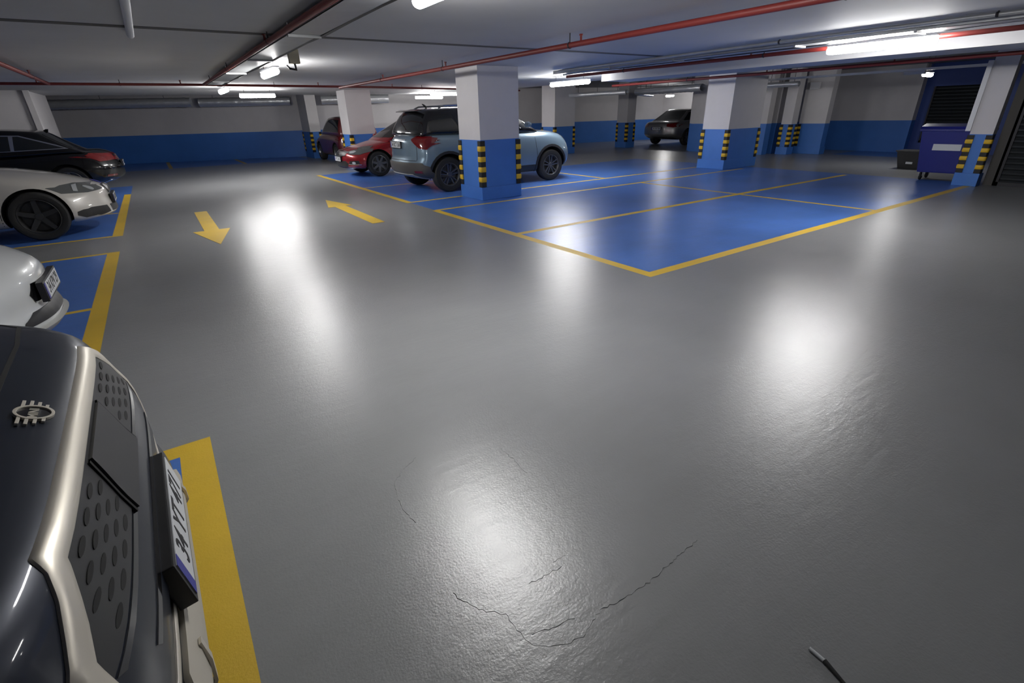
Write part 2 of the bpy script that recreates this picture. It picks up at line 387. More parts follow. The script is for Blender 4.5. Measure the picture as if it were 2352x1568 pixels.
def tray(name, x0, x1, y0, y1, z, label, mt='steel', hangers=()):
    root = empty(name, ((x0+x1)/2, y0, z), 0, label, 'cable tray'); hx = (x1-x0)/2; L = y1-y0
    mb = MB(); mb.box(-hx, 0, 0, hx, L, .004); mb.box(-hx, 0, 0, -hx+.004, L, .06); mb.box(hx-.004, 0, 0, hx, L, .06)
    mb.build('tray_channel', mt, root)
    for i in range(5):
        yy = -hx*.7+i*hx*.35; mb = MB()
        mb.tube([(yy+random.uniform(-.01, .01), L*k/14, .016+random.uniform(0, .012)) for k in range(15)], .009, 6); mb.build('cable', 'dark_metal' if i % 2 else 'white_plastic', root)
    mb = MB(); mb.tube([(hx+.028+random.uniform(-.006, .006), L*k/20, .02+random.uniform(-.008, .008)) for k in range(21)], .027, 8); mb.build('dark_side_tube', 'dark_metal', root, smooth=40)  # dark tube along the tray's right edge
    for h in hangers:
        mb = MB(); zt = ceil_z(x0, y0+h)-z-.006
        for s in (-1, 1): mb.tube([(s*hx, h, -.01), (s*hx, h, zt)], .005, 6)
        mb.box(-hx-.01, h-.015, -.02, hx+.01, h+.015, 0); mb.build('tray_bracket', 'steel', root)
    return root
tray('cable_tray', 1.235, 1.50, -1, 12.6, 2.175, 'grey steel cable tray beside the red pipe at upper left', hangers=(2, 4.1, 6.2, 8.4, 10.5, 12.5))
tray('cable_tray', 7.1, 7.34, -1, 8.8, 2.20, 'grey steel cable tray above the large right hand lamp', hangers=(1, 3.6, 4.9, 6.8, 8.2))
def duct(pts, r, label, sq=.8):
    root = empty('foil_duct', pts[0], 0, label, 'duct'); o = Vector(pts[0]); a, b = Vector(pts[0])-o, Vector(pts[-1])-o
    n = int((b-a).length/.07); d = (b-a).normalized(); u = Vector((0, 0, 1)); v = d.cross(u); vs = []; m_ = 16
    for i in range(n+1):
        p = a.lerp(b, i/n)
        for k in range(m_):
            rr = r*(1+random.uniform(-.05, .05)+(.05 if i % 9 == 0 else 0)); c = 2*PI*k/m_
            vs.append(p+v*math.cos(c)*rr+u*math.sin(c)*rr*sq)
    mb = MB(); mb.add(vs, [(i*m_+k, i*m_+(k+1) % m_, (i+1)*m_+(k+1) % m_, (i+1)*m_+k) for i in range(n) for k in range(m_)])
    mb.build('duct_skin', 'foil', root, smooth=50)
    for t in (.15, .5, .85):
        p = a.lerp(b, t); mb = MB(); mb.tube([p+Vector((0, 0, r*sq*.8)), Vector((p.x, p.y, ceil_z(p.x+o.x, p.y+o.y)-o.z-.008))], .008, 6); mb.build('duct_strap', 'dark_metal', root)
    return root
duct([(-4.0, 26.3, 2.21), (1.7, 24.6, 2.21)], .2, 'left silver foil wrapped duct along the far left wall')
duct([(2.0, 24.75, 2.20), (5.2, 23.75, 2.20)], .2, 'right silver foil wrapped duct along the far left wall')
duct([(6.25, 22.9, 2.20), (8.8, 22.0, 2.20)], .2, 'short foil duct glinting between the two left columns')
duct([(13.6, 15.8, 2.07), (13.9, 13.2, 2.07)], .09, 'small shiny duct right of the far centre column')
duct([(15.5, 14.2, 2.12), (15.3, 11.2, 2.12)], .14, 'shiny foil duct left of the wide right hand column')
duct([(16.4, 9.7, 2.10), (16.5, 8.7, 2.10)], .09, 'shiny foil duct right of the wide right hand column')
duct([(17.2, 15.7, 2.1), (19.8, 17.2, 2.1)], .07, 'pale duct glowing above the far silver sedan')
# cream box on the tray, junction boxes and wall things
root = empty('junction_box', (1.68, 7.05, 2.13), 0, 'cream junction box hanging under the cable tray by the short lamp', 'junction box')
mb = MB(); mb.box(-.06, -.04, -.02, .06, .04, .13); mb.build('box_body', 'cream_box', root, bevel=.006)
mb = MB(); mb.tube([(0, 0, -.02), (.02, .05, -.08), (-.03, .16, -.06), (0, .4, -.01)], .012, 8); mb.build('cable', 'dark_metal', root)
root = empty('junction_box', (18.36, 9.0, 1.98), 0, 'white square box at the top of the bright right hand column', 'junction box')
mb = MB(); mb.box(-.05, -.02, 0, .03, .28, .2); mb.build('box_body', 'white_plastic', root, bevel=.008)
root = empty('cable_conduit', (20.88, 8.45, 0), 0, 'thin dark cable with two switches running down the right hand wall', 'cable')
mb = MB(); mb.tube([(0, 0, 1.3), (0, 0, 2.26)], .012, 6); mb.build('cable_run', 'dark_metal', root)
for z in (1.7, 1.32):
    mb = MB(); mb.box(-.03, -.05, z-.04, .01, .05, z+.05); mb.build('switch_box', 'dark_metal', root, bevel=.005)
root = empty('cable_trunking', (14.5, 5.2, 2.14), 0, 'white trunking carrying the small lamp in front of the blue shutter wall', 'trunking')
mb = MB(); mb.box(-.04, -2.1, 0, .04, 3.4, .05); mb.build('channel', 'white_plastic', root)
mb = MB(); mb.box(-.05, -.3, -.07, .05, .1, 0); mb.build('junction_box', 'white_plastic', root, bevel=.006)
root = empty('downpipe', (12.92, 3.40, 0), 0, 'bright white downpipe against the narrow right hand column', 'pipe')
mb = MB(); mb.box(-.03, -.04, .98, .03, .04, 2.16); mb.build('pipe_run', 'white_plastic', root, bevel=.01)

# ------------------------------------------------------------------ painted arrows
def arrow(cx, cy, ang, L, label, w=.24, hw=.36, hl=.85):
    root = MB(); pts = [(-L/2, -w/2), (L/2-hl, -w/2), (L/2-hl*1.0, -hw), (L/2, 0), (L/2-hl*1.0, hw), (L/2-hl, w/2), (-L/2, w/2)]
    root.prism(pts, 'z', 0, .003)
    o = root.build('painted_arrow', 'yellow_floor'); o.location = (cx, cy, .0005); o.rotation_euler = (0, 0, ang)
    return tag(o, label, 'road marking')
arrow(.42, 9.2, -PI/2, 3.2, 'yellow painted arrow on the floor pointing towards the camera, left one', .2, .25, 1.15)
arrow(2.62, 9.05, PI/2, 3.0, 'yellow painted arrow on the floor pointing away, beside the blue bays', .2, .22, 1.0)

# hairline cracks in the epoxy near the camera
def crack(pts, r=.0022):
    P = []; rr = random.Random(len(pts)*7+int(pts[0][0]*100))
    for i in range(len(pts)-1):
        a, b = Vector(pts[i]), Vector(pts[i+1]); n = max(2, int((b-a).length/.012)); nn = Vector((-(b-a).y, (b-a).x)).normalized()
        P += [a.lerp(b, q/n)+nn*rr.uniform(-.005, .005) for q in range(n)]
    P.append(Vector(pts[-1])); mb = MB(); mb.tube([(p.x, p.y, .0002) for p in P], [rr.uniform(.25, 1)*r for _ in P], 6)
    tag(mb.build('floor_crack', 'grey_floor', smooth=60), kind='structure')
crack( [(0.456, 1.089), (0.499, 0.984), (0.561, 0.92), (0.566, 0.852), (0.571, 0.783), (0.622, 0.743), (0.675, 0.723), (0.718, 0.714), (0.768, 0.735), (0.841, 0.749), (0.917, 0.734), (1.015, 0.726), (1.113, 0.732), (1.33, 0.745)] )
crack( [(0.663, 1.852), (0.573, 1.8), (0.507, 1.738), (0.474, 1.58), (0.488, 1.465)] )
crack( [(0.594, 0.815), (0.646, 0.795), (0.738, 0.775)] )
crack( [(1.033, 1.664), (1.038, 1.556), (1.033, 1.444)] )
crack( [(0.818, 0.986), (0.878, 0.984)] )
crack( [(0.694, 0.967), (0.834, 0.956)] )
# ------------------------------------------------------------------ cars: +x is the nose (nose at x=0), y to the car's left
def rbox(hx, hy, hz, r, nx, ny, nz, fine=1.5):
    def ax(n): 
        out = []
        for i in range(n+1):
            u = -1+2*i/n; out.append(math.copysign(1-(1-abs(u))**fine, u))
        return out
    A, B, C_ = ax(nx), ax(ny), ax(nz); bm = bmesh.new(); key = {}
    def V(a, b, c):
        k = (round(a, 6), round(b, 6), round(c, 6))
        if k not in key:
            p = Vector((a*hx, b*hy, c*hz)); q = Vector((max(-hx+r, min(hx-r, p.x)), max(-hy+r, min(hy-r, p.y)), max(-hz+r, min(hz-r, p.z)))); d = p-q
            if d.length > 1e-9: p = q + d.normalized()*min(r, max(abs(d.x), abs(d.y), abs(d.z))*1.0)
            key[k] = bm.verts.new((p.x/hx, p.y/hy, p.z/hz))
        return key[k]
    for (U, W, f) in ((A, B, lambda u, w_, s: (u, w_, s)), (A, C_, lambda u, w_, s: (u, s, w_)), (B, C_, lambda u, w_, s: (s, u, w_))):
        for s in (-1, 1):
            for i in range(len(U)-1):
                for j in range(len(W)-1):
                    vs = [V(*f(U[i], W[j], s)), V(*f(U[i+1], W[j], s)), V(*f(U[i+1], W[j+1], s)), V(*f(U[i], W[j+1], s))]
                    if len(set(vs)) >= 3:
                        try: bm.faces.new(vs)
                        except ValueError: pass
    return bm
def to_obj(bm, name):
    bmesh.ops.recalc_face_normals(bm, faces=bm.faces); me = bpy.data.meshes.new(name); bm.to_mesh(me); bm.free()
    o = bpy.data.objects.new(name, me); COL.objects.link(o); return o
def bvh_of(bm):
    bmesh.ops.recalc_face_normals(bm, faces=bm.faces); return BVHTree.FromBMesh(bm)

class Car:
    def __init__(s, name, label, cat, L, W, top, bot, front, rear, wb, fo, wr, paint, roof=None, group=None, bow=(.22, .14), r=.10, fs=None, crown=.03, arch=.055, taper=.06, roofmat=None, hwp=None, taperr=None, bowp=2.6):
        s.L, s.W, s.wr = L, W, wr; s.root = empty(name, (0, 0, 0), 0, label, cat, group); s.paint = paint
        ft, fb = interp(top), interp(bot); ff, fr = interp(front), interp(rear)
        fs = interp(fs or [(0, .93), (.18, .985), (.45, 1.0), (.72, .975), (1, .90)])
        hwf = interp(hwp) if hwp else (lambda x: W/2); tr = taper if taperr is None else taperr
        s.ftop = ft; H = .7
        bm = rbox(L/2, W/2, H/2, r, 64, 22, 18)
        for v in bm.verts:
            a, b, c = v.co; xn = -L*(1-(a+1)/2); t = (c+1)/2
            zt, zb = ft(xn), fb(xn); z = zb+(zt-zb)*t - crown*abs(b)**2.2*t**3
            k = (a+1)/2; tp = taper if a > 0 else tr
            y = b*hwf(xn)*fs(t)*(1-tp*abs(a)**7)
            x = fr(z)*(1-k)+ff(z)*k - L*0
            x -= bow[0]*abs(b)**bowp*k**4; x += bow[1]*abs(b)**2.6*(1-k)**4
            v.co = (x, y, z)
        s.bvh = bvh_of(bm)
        body = to_obj(bm, 'body_shell')
        # greenhouse
        s.gb = None
        if roof:
            g = roof; bm = rbox((g['bf']-g['br'])/2, W/2, .3, g.get('r', .09), 30, 16, 12)
            zr, zb_ = interp(g['z']), g.get('base', None)
            ffr, frr = interp(g['fp']), interp(g['rp'])
            for v in bm.verts:
                a, b, c = v.co; t = (c+1)/2; k = (a+1)/2
                x = frr(t)*(1-k)+ffr(t)*k
                zbase = (ft(x)-.06) if zb_ is None else zb_
                z = zbase+(zr(x)-zbase)*t - .035*b*b*t*t
                y = b*(g['wb']*(1-t)+g['wt']*t + .02*math.sin(PI*t))*(1-.05*abs(a)**4)
                x -= g.get('bow', .16)*abs(b)**2.2*k**3; x += .10*abs(b)**2.2*(1-k)**3
                v.co = (x, y, z)
            s.gb = bvh_of(bm); gh = to_obj(bm, 'roof_shell')
        # wheel arches
        s.wx = (-fo, -fo-wb); dg = None
        for wx in s.wx:
            for sd in (-1, 1):
                mb = MB(); mx = Matrix.Translation((wx, 0, wr+.005)); R_ = wr+arch
                ring = [(0, sd*(W/2-.30)), (R_, sd*(W/2-.30)), (R_, sd*(W/2+.1)), (0, sd*(W/2+.1))]
                mb.lathe(ring, 40, mx); me = bpy.data.meshes.new('cut'); me.from_pydata(mb.v, [], mb.f)
                b2 = bmesh.new(); b2.from_mesh(me); bmesh.ops.remove_doubles(b2, verts=b2.verts, dist=1e-5); bmesh.ops.recalc_face_normals(b2, faces=b2.faces); b2.to_mesh(me); b2.free()
                me.materials.append(M['seam']); co = bpy.data.objects.new('cut', me); COL.objects.link(co)
                if not body.data.materials: body.data.materials.append(M[paint]); body.data.materials.append(M['seam'])
                md = body.modifiers.new('b', 'BOOLEAN'); md.object = co; md.operation = 'DIFFERENCE'; md.solver = 'EXACT'; md.material_mode = 'TRANSFER'
        bpy.context.view_layer.update(); dg = bpy.context.evaluated_depsgraph_get()
        me = bpy.data.meshes.new_from_object(body.evaluated_get(dg)); me.name = 'body'
        cuts = [m_.object for m_ in body.modifiers]
        bpy.data.objects.remove(body)
        for c in cuts: bpy.data.objects.remove(c)
        for p in me.polygons: p.use_smooth = True
        me.set_sharp_from_angle(angle=math.radians(40))
        s.body = bpy.data.objects.new('body', me); COL.objects.link(s.body); s.body.parent = s.root
        if roof:
            gm = gh.data; gm.materials.append(M[roofmat or paint])
            for p in gm.polygons: p.use_smooth = True
            gm.set_sharp_from_angle(angle=math.radians(50)); gh.name = 'roof'; gh.parent = s.root
    def cast(s, bvh, p, axis):
        p = Vector(p)
        if axis == 'y+': o, d = Vector((p.x, 3, p.y)), Vector((0, -1, 0))
        if axis == 'y-': o, d = Vector((p.x, -3, p.y)), Vector((0, 1, 0))
        if axis == 'x+': o, d = Vector((3, p.x, p.y)), Vector((-1, 0, 0))
        if axis == 'x-': o, d = Vector((-s.L-3, p.x, p.y)), Vector((1, 0, 0))
        if axis == 'z': o, d = Vector((p.x, p.y, 3)), Vector((0, 0, -1))
        h = bvh.ray_cast(o, d)
        if h[0] is None:
            n = bvh.find_nearest(o + d*(3-.0) if axis[0] != 'x' else Vector((0 if axis == 'x+' else -s.L, p.x, p.y)))
            return n[0], n[1]
        return h[0], h[1]
    def patch(s, name, poly, axis, mt, off=.004, th=.004, step=.05, parent=None, on='body', label=None):
        bvh = s.bvh if on == 'body' else s.gb
        if on == 'both': bvh = s.bvh
        # densify the outline and fill it
        P = []
        for i, p in enumerate(poly):
            q = poly[(i+1) % len(poly)]; d = math.dist(p, q); n = max(1, int(math.ceil(d/step)))
            P += [(p[0]+(q[0]-p[0])*k/n, p[1]+(q[1]-p[1])*k/n) for k in range(n)]
        nb = len(P); xs = [p[0] for p in P]; ys = [p[1] for p in P]
        x = min(xs)+step/2
        inner = []
        def inside(px, py):
            c = False; j = nb-1
            for i in range(nb):
                if (ys[i] > py) != (ys[j] > py) and px < (xs[j]-xs[i])*(py-ys[i])/(ys[j]-ys[i])+xs[i]: c = not c
                j = i
            return c
        while x < max(xs):
            y = min(ys)+step/2
            while y < max(ys):
                if inside(x, y) and min(math.dist((x, y), p) for p in P) > step*.4: inner.append((x, y))
                y += step
            x += step
        vs = [Vector(p) for p in P+inner]; res = delaunay_2d_cdt(vs, [(i, (i+1) % nb) for i in range(nb)], [list(range(nb))], 1, 1e-6)
        V2, F2 = res[0], res[2]
        outer, back = [], []
        for v in V2:
            h, n = s.cast(bvh, v, axis)
            dirv = {'y+': (0, 1, 0), 'y-': (0, -1, 0), 'x+': (1, 0, 0), 'x-': (-1, 0, 0), 'z': (0, 0, 1)}[axis]
            if n.dot(Vector(dirv)) < 0: n = -n
            outer.append(h+n*off); back.append(h+n*(off-th-.004))
        mb = MB(); nvv = len(V2); cnt = {}
        for f in F2:
            for i in range(len(f)):
                e = (f[i], f[(i+1) % len(f)]); cnt[tuple(sorted(e))] = cnt.get(tuple(sorted(e)), 0)+1
        fs = [tuple(f) for f in F2] + [tuple(i+nvv for i in f[::-1]) for f in F2]
        for f in F2:
            for i in range(len(f)):
                a, b = f[i], f[(i+1) % len(f)]
                if cnt[tuple(sorted((a, b)))] == 1: fs.append((b, a, a+nvv, b+nvv))
        mb.add(outer+back, fs)
        o = mb.build(name, mt, parent or s.root, smooth=35)
        if label: o['label'] = label
        return o
    def seam(s, line, axis, width=.008, name='panel_gap', on='body', mt='seam', off=.0015, parent=None, th=.003):
        bvh = s.bvh if on == 'body' else s.gb; pts = []
        for i in range(len(line)-1):
            n = max(1, int(math.dist(line[i], line[i+1])/.04))
            pts += [(line[i][0]+(line[i+1][0]-line[i][0])*k/n, line[i][1]+(line[i+1][1]-line[i][1])*k/n) for k in range(n)]
        pts.append(line[-1]); vs = []; fs = []
        for i, p in enumerate(pts):
            a, b = pts[max(i-1, 0)], pts[min(i+1, len(pts)-1)]; d = Vector((b[0]-a[0], b[1]-a[1])).normalized(); nn = Vector((-d.y, d.x))*width/2
            for sg in (1, -1):
                h, n = s.cast(bvh, (p[0]+sg*nn.x, p[1]+sg*nn.y), axis)
                dirv = {'y+': (0, 1, 0), 'y-': (0, -1, 0), 'x+': (1, 0, 0), 'x-': (-1, 0, 0), 'z': (0, 0, 1)}[axis]
                if n.dot(Vector(dirv)) < 0: n = -n
                vs += [h+n*off, h-n*th]
        for i in range(len(pts)-1):
            a = i*4; fs += [(a, a+2, a+6, a+4), (a, a+4, a+5, a+1), (a+2, a+3, a+7, a+6)]
        mb = MB(); mb.add(vs, fs); return mb.build(name, mt, parent or s.root, fix=False)
    def wheels(s, tw=.215, rim='rim', spokes=5, rr=.70, inset=.012, twin=False, y=None):
        R = s.wr
        for wx in s.wx:
            for sd in (-1, 1):
                yc = sd*((y or s.W/2)-inset-tw/2)
                mx = Matrix.Translation((wx, yc, R)) @ (Matrix.Rotation(PI, 4, 'Z') if sd < 0 else Matrix.Identity(4))
                h = tw/2; prof = [(R*rr, -h*.9), (R*.80, -h), (R*.93, -h*.95), (R*.985, -h*.75), (R, -h*.3), (R, h*.3), (R*.985, h*.75), (R*.93, h*.95), (R*.80, h), (R*rr, h*.9)]
                mb = MB(); mb.lathe(prof, 48, mx, close=True); wo = mb.build('wheel', 'tyre', s.root, smooth=40)
                mb = MB(); Rr = R*rr+.004
                mb.lathe([(Rr, -h*.8), (Rr, h*.86), (Rr-.014, h*.9), (Rr-.03, h*.6), (Rr-.04, -h*.3), (.05, -h*.3)], 48, mx)
                for k in range(spokes):
                    for q in ((-1, 1) if twin else (0,)):
                        a = 2*PI*k/spokes+.3; c, s_ = math.cos, math.sin
                        w0, w1 = (.034, .022) if not twin else (.015, .011); off = q*.032
                        pts = []
                        for rad, ww, yy, o2 in ((.035, w0, h*.62, off*.5), (Rr-.02, w1*1.2, h*.74, off*1.4)):
                            for sg in (-1, 1): pts.append((rad, o2+sg*ww, yy))
                        top_ = [mx @ Vector((p[0]*c(a)-p[1]*s_(a), p[2], p[0]*s_(a)+p[1]*c(a))) for p in pts]
                        bot_ = [mx @ Vector((p[0]*c(a)-p[1]*s_(a), p[2]-.035, p[0]*s_(a)+p[1]*c(a))) for p in pts]
                        mb.add(top_+bot_, [(0, 1, 3, 2), (4, 6, 7, 5), (0, 2, 6, 4), (1, 5, 7, 3), (2, 3, 7, 6), (0, 4, 5, 1)])
                mb.lathe([(.0, h*.70), (.045, h*.68), (.055, h*.55), (.055, h*.2)], 20, mx)
                mb.build('rim', rim, wo, smooth=35)
    def plate(s, x, y, z, txt, front=True, tilt=0, w=.52, h=.112, holder=True, th=.012):
        # flat number plate, facing the nose or the tail
        R = Matrix.Translation((x, y, z)) @ Matrix.Rotation(tilt if front else -tilt, 4, 'Y') @ (Matrix.Identity(4) if front else Matrix.Rotation(PI, 4, 'Z'))
        par = s.root
        if holder:
            mb = MB(); mb.box(-.035, -w/2-.014, -h/2-.014, th*.5, w/2+.014, h/2+.014, mx=R); par = mb.build('plate_holder', 'black_plastic', s.root, bevel=.004)
        mb = MB(); mb.box(0, -w/2, -h/2, th*.5+.002, w/2, h/2, mx=R); pl_ = mb.build('number_plate', 'plate_white', s.root)
        mb = MB(); mb.box(0, -w/2, -h/2, th*.5+.003, -w/2+.042, h/2, mx=R); mb.build('country_band', 'plate_blue', pl_)
        T = R @ Matrix.Translation((th*.5+.0025, .022, 0)) @ Matrix.Rotation(PI/2, 4, 'Z') @ Matrix.Rotation(PI/2, 4, 'X')
        text_obj('plate_number', txt, h*1.02, 'plate_black', pl_, T, .0006, .80)
        return pl_
    def place(s, x, y, rz): s.root.location = (x, y, 0); s.root.rotation_euler = (0, 0, rz)
def paint(name, c, metal=.25, rough=.28, coat=1.0, **k): M[name] = mat(name, c, rough, metal, coat=coat, **k)
def ell(cx, cy, rx, ry, n=20, a0=0, a1=2*PI): return [(cx+rx*math.cos(a0+(a1-a0)*i/n), cy+ry*math.sin(a0+(a1-a0)*i/n)) for i in range(n)]

# pale blue suv with black roof
paint('suv_blue', (.19, .27, .34), .35)
c = Car('suv', 'pale blue suv with black roof and dark windows, partly behind the nearest column', 'car', 4.4, 1.80,
    top=[(-4.4, 1.13), (-4.1, 1.20), (-3, 1.19), (-1.5, 1.16), (-1.12, 1.15), (-.7, 1.13), (-.25, 1.07), (0, .98)],
    bot=[(-4.4, .38), (-3.9, .27), (-3, .24), (-.9, .24), (-.4, .27), (0, .36)],
    front=[(.2, -.10), (.36, -.02), (.6, 0), (.8, -.05), (1.0, -.12)], rear=[(.2, -4.30), (.4, -4.38), (.6, -4.40), (.7,-4.36), (1.0, -4.34), (1.16, -4.29)],
    wb=2.75, fo=.85, wr=.355, paint='suv_blue', roofmat='gloss_black', arch=.07, r=.09, bow=(.30, .22), crown=.05,
    roof=dict(bf=-1.0, br=-4.3, z=[(-4.4, 1.56), (-3.9, 1.635), (-2.9, 1.66), (-2.2, 1.64), (-1.2, 1.60)], fp=[(0, -.98), (1, -1.85)], rp=[(0, -4.27), (.5, -4.16), (1, -3.98)], wb=.84, wt=.66))
for sd in ('y-', 'y+'):
    c.patch('side_glass', [(-3.98, 1.22), (-3.80, 1.50), (-3.45, 1.53), (-3.32, 1.21)], sd, 'glass', on='g')
    c.patch('side_glass', [(-3.26, 1.21), (-3.38, 1.53), (-2.50, 1.55), (-2.42, 1.20)], sd, 'glass', on='g')
    c.patch('side_glass', [(-2.36, 1.20), (-2.40, 1.55), (-1.98, 1.53), (-1.44, 1.22), (-1.48, 1.19)], sd, 'glass', on='g')
    c.patch('lower_cladding', [(-4.05, .25), (-3.97, .42), (-3.95, .40), (-3.3, .36), (-3.2, .25)], sd, 'black_plastic', off=.008) if False else None
    for wx in c.wx:
        R_ = .355+.055
        poly = [(wx+(R_+.065)*math.cos(t*PI/14), .35+(R_+.065)*math.sin(t*PI/14)) for t in range(-1, 16)] + [(wx+(R_+.012)*math.cos(t*PI/14), .35+(R_+.012)*math.sin(t*PI/14)) for t in range(15, -2, -1)]
        c.patch('arch_trim', poly, sd, 'black_plastic', off=.012, th=.012)
    c.patch('sill_cladding', [(-3.12, .255), (-3.12, .40), (-1.33, .40), (-1.33, .255)], sd, 'black_plastic', off=.012, th=.01)
    c.seam([(-2.40, 1.02), (-2.40, .42)], sd); c.seam([(-1.32, 1.0), (-1.28, .6), (-1.30, .42)], sd); c.seam([(-3.3, 1.0), (-3.32, .85), (-3.2, .6)], sd)
    for hx in (-2.25, -3.15): c.patch('door_handle', [(hx, .94), (hx, .97), (hx-.18, .97), (hx-.18, .94)], sd, 'suv_blue', off=.03, th=.03)
    c.patch('headlight', [(-.42, .96), (-.40, 1.02), (-.15, .98), (-.05, .91), (-.06, .84), (-.25, .87)], sd, 'light_glass', off=.006)
    sg = -1 if sd == 'y-' else 1
    mb = MB(); mb.tube([(-3.62, sg*.60, 1.64), (-3.5, sg*.615, 1.685), (-2.9, sg*.62, 1.70), (-2.2, sg*.61, 1.685), (-2.0, sg*.60, 1.645)], .016, 8); mb.build('roof_rail', 'chrome', c.root, smooth=40)
    mb = MB(); mb.lathe([(0, -.09), (.06, -.08), (.085, 0), (.075, .06), (0, .09)], 16, Matrix.Translation((-1.62, sg*.99, 1.27)) @ Matrix.Diagonal((.8, 1, .75, 1)))
    mo = mb.build('door_mirror', 'suv_blue', c.root, smooth=50)
c.patch('rear_glass', [(-.67, 1.23), (-.58, 1.52), (.58, 1.52), (.67, 1.23)], 'x-', 'glass', on='g')
c.patch('windscreen', [(-.70, 1.20), (-.6, 1.54), (.6, 1.54), (.70, 1.20)], 'x+', 'glass', on='g')
# rear: tail lamps wrap the corner, grey lower bumper with silver skid
for sg in (-1, 1):
    c.patch('tail_lamp', [(sg*.50, 1.06), (sg*.56, 1.11), (sg*.83, 1.11), (sg*.86, 1.02), (sg*.84, .87), (sg*.72, .90)], 'x-', 'tail_red', off=.014, th=.012)
    c.patch('tail_lamp', [(-4.12, .90), (-4.12, 1.10), (-4.0, 1.105), (-3.80, 1.08), (-3.86, 1.02), (-4.0, .95)], 'y-' if sg < 0 else 'y+', 'tail_red', off=.012, th=.012)
M['bumper_grey'] = mat('bumper_grey', (.075, .07, .065), .5)
c.patch('lower_bumper', [(-.86, .54), (-.8, .62), (.8, .62), (.86, .54), (.84, .31), (-.84, .31)], 'x-', 'bumper_grey', off=.02, th=.02)
for sd in ('y-', 'y+'): c.patch('lower_bumper', [(-4.14, .31), (-4.14, .57), (-4.08, .52), (-4.0, .38), (-3.98, .30)], sd, 'bumper_grey', off=.014, th=.014)
c.patch('skid_plate', [(-.6, .29), (-.52, .40), (.52, .40), (.6, .29)], 'x-', 'steel', off=.035, th=.02)
c.patch('reflector', [(-.78, .43), (-.78, .47), (-.62, .47), (-.62, .43)], 'x-', 'tail_red', off=.03)
c.patch('reflector', [(.62, .43), (.62, .47), (.78, .47), (.78, .43)], 'x-', 'tail_red', off=.03)
c.seam([(-.66, 1.08), (-.68, .66), (.68, .66), (.66, 1.08)], 'x-', .01)
c.patch('tailgate_trim', [(-.34, 1.045), (-.34, 1.06), (.34, 1.06), (.34, 1.045)], 'x-', 'chrome', off=.012)
c.plate(-4.365, .08, .955, '34 BCT 268', front=False)
mb = MB(); mb.prism([(-3.98, 1.62), (-4.08, 1.60), (-4.08, 1.585), (-3.98, 1.59)], 'y', -.56, .56); mb.build('roof_spoiler', 'gloss_black', c.root, bevel=.004)
mb = MB(); mb.tube([(-3.6, 0, 1.66), (-3.66, 0, 1.71), (-3.70, 0, 1.73)], [.025, .018, .006], 8); mb.build('antenna', 'black_plastic', c.root)
c.patch('front_grille', [(-.62, .66), (-.6, .80), (.6, .80), (.62, .66)], 'x+', 'black_plastic', off=.01)
c.wheels(rim='rim', spokes=5, twin=True, rr=.66, y=.90)
c.place(8.68, 10.62, 0)

# red hatchback, nose towards the aisle
paint('car_red', (.30, .008, .012), .3, .25)
c = Car('hatchback_car', 'dark red hatchback facing the aisle beyond the pale blue suv', 'car', 4.2, 1.78,
    top=[(-4.2, .92), (-3.9, .98), (-3, .96), (-1.6, .93), (-1.1, .92), (-.6, .84), (-.2, .74), (0, .66)],
    bot=[(-4.2, .35), (-3.8, .22), (-1, .2), (-.4, .22), (0, .24)],
    front=[(.15, -.10), (.25, -.02), (.45, 0), (.62, -.03), (.8, -.12)], rear=[(.2, -4.1), (.5, -4.2), (.95, -4.1)],
    wb=2.6, fo=.87, wr=.325, paint='car_red', bow=(.42, .22), r=.10, taper=.05, crown=.05,
    roof=dict(bf=-1.0, br=-4.05, z=[(-4.2, 1.36), (-3.4, 1.44), (-2.5, 1.475), (-1.9, 1.45)], fp=[(0, -.92), (1, -2.05)], rp=[(0, -4.1), (1, -3.7)], wb=.80, wt=.60, bow=.22))
c.patch('windscreen', [(-.72, .98), (-.56, 1.40), (.56, 1.40), (.72, .98)], 'x+', 'glass', on='g')
for sd in ('y-', 'y+'):
    sg = -1 if sd == 'y-' else 1
    c.patch('side_glass', [(-2.55, .98), (-2.52, 1.38), (-2.1, 1.36), (-1.35, 1.0), (-1.4, .97)], sd, 'glass', on='g')
    c.patch('side_glass', [(-3.7, 1.02), (-3.3, 1.34), (-2.62, 1.38), (-2.62, .98)], sd, 'glass', on='g')
    h_ = c.patch('headlight', [(-.80, .79), (-.60, .78), (-.42, .745), (-.40, .62), (-.6, .69)], sd, 'light_glass', off=.008)
    c.patch('headlight', [(sg*.40, .66), (sg*.52, .705), (sg*.80, .73), (sg*.84, .66), (sg*.74, .585), (sg*.52, .59)], 'x+', 'light_glass', off=.010)
    c.patch('headlight_lens', [(sg*.47, .655), (sg*.55, .68), (sg*.62, .66), (sg*.60, .62), (sg*.52, .615)], 'x+', 'lens', off=.016, step=.02)
    c.patch('fog_recess', [(sg*.52, .36), (sg*.56, .43), (sg*.76, .44), (sg*.78, .37), (sg*.7, .33)], 'x+', 'black_plastic', off=.006)
    c.patch('fog_lamp', ell(sg*.66, .385, .04, .032, 12), 'x+', 'lens', off=.02, step=.02)
    c.patch('chrome_strip', [(sg*.50, .345), (sg*.52, .355), (sg*.8, .345), (sg*.79, .33)], 'x+', 'chrome', off=.014, step=.04)
    mb = MB(); mb.lathe([(0, -.09), (.06, -.08), (.085, 0), (.075, .06), (0, .09)], 16, Matrix.Translation((-1.5, sg*.97, 1.0)) @ Matrix.Diagonal((.8, 1, .7, 1))); mb.build('door_mirror', 'car_red', c.root, smooth=50)
    c.seam([(-1.25, .88), (-1.2, .5), (-1.3, .25)], sd)
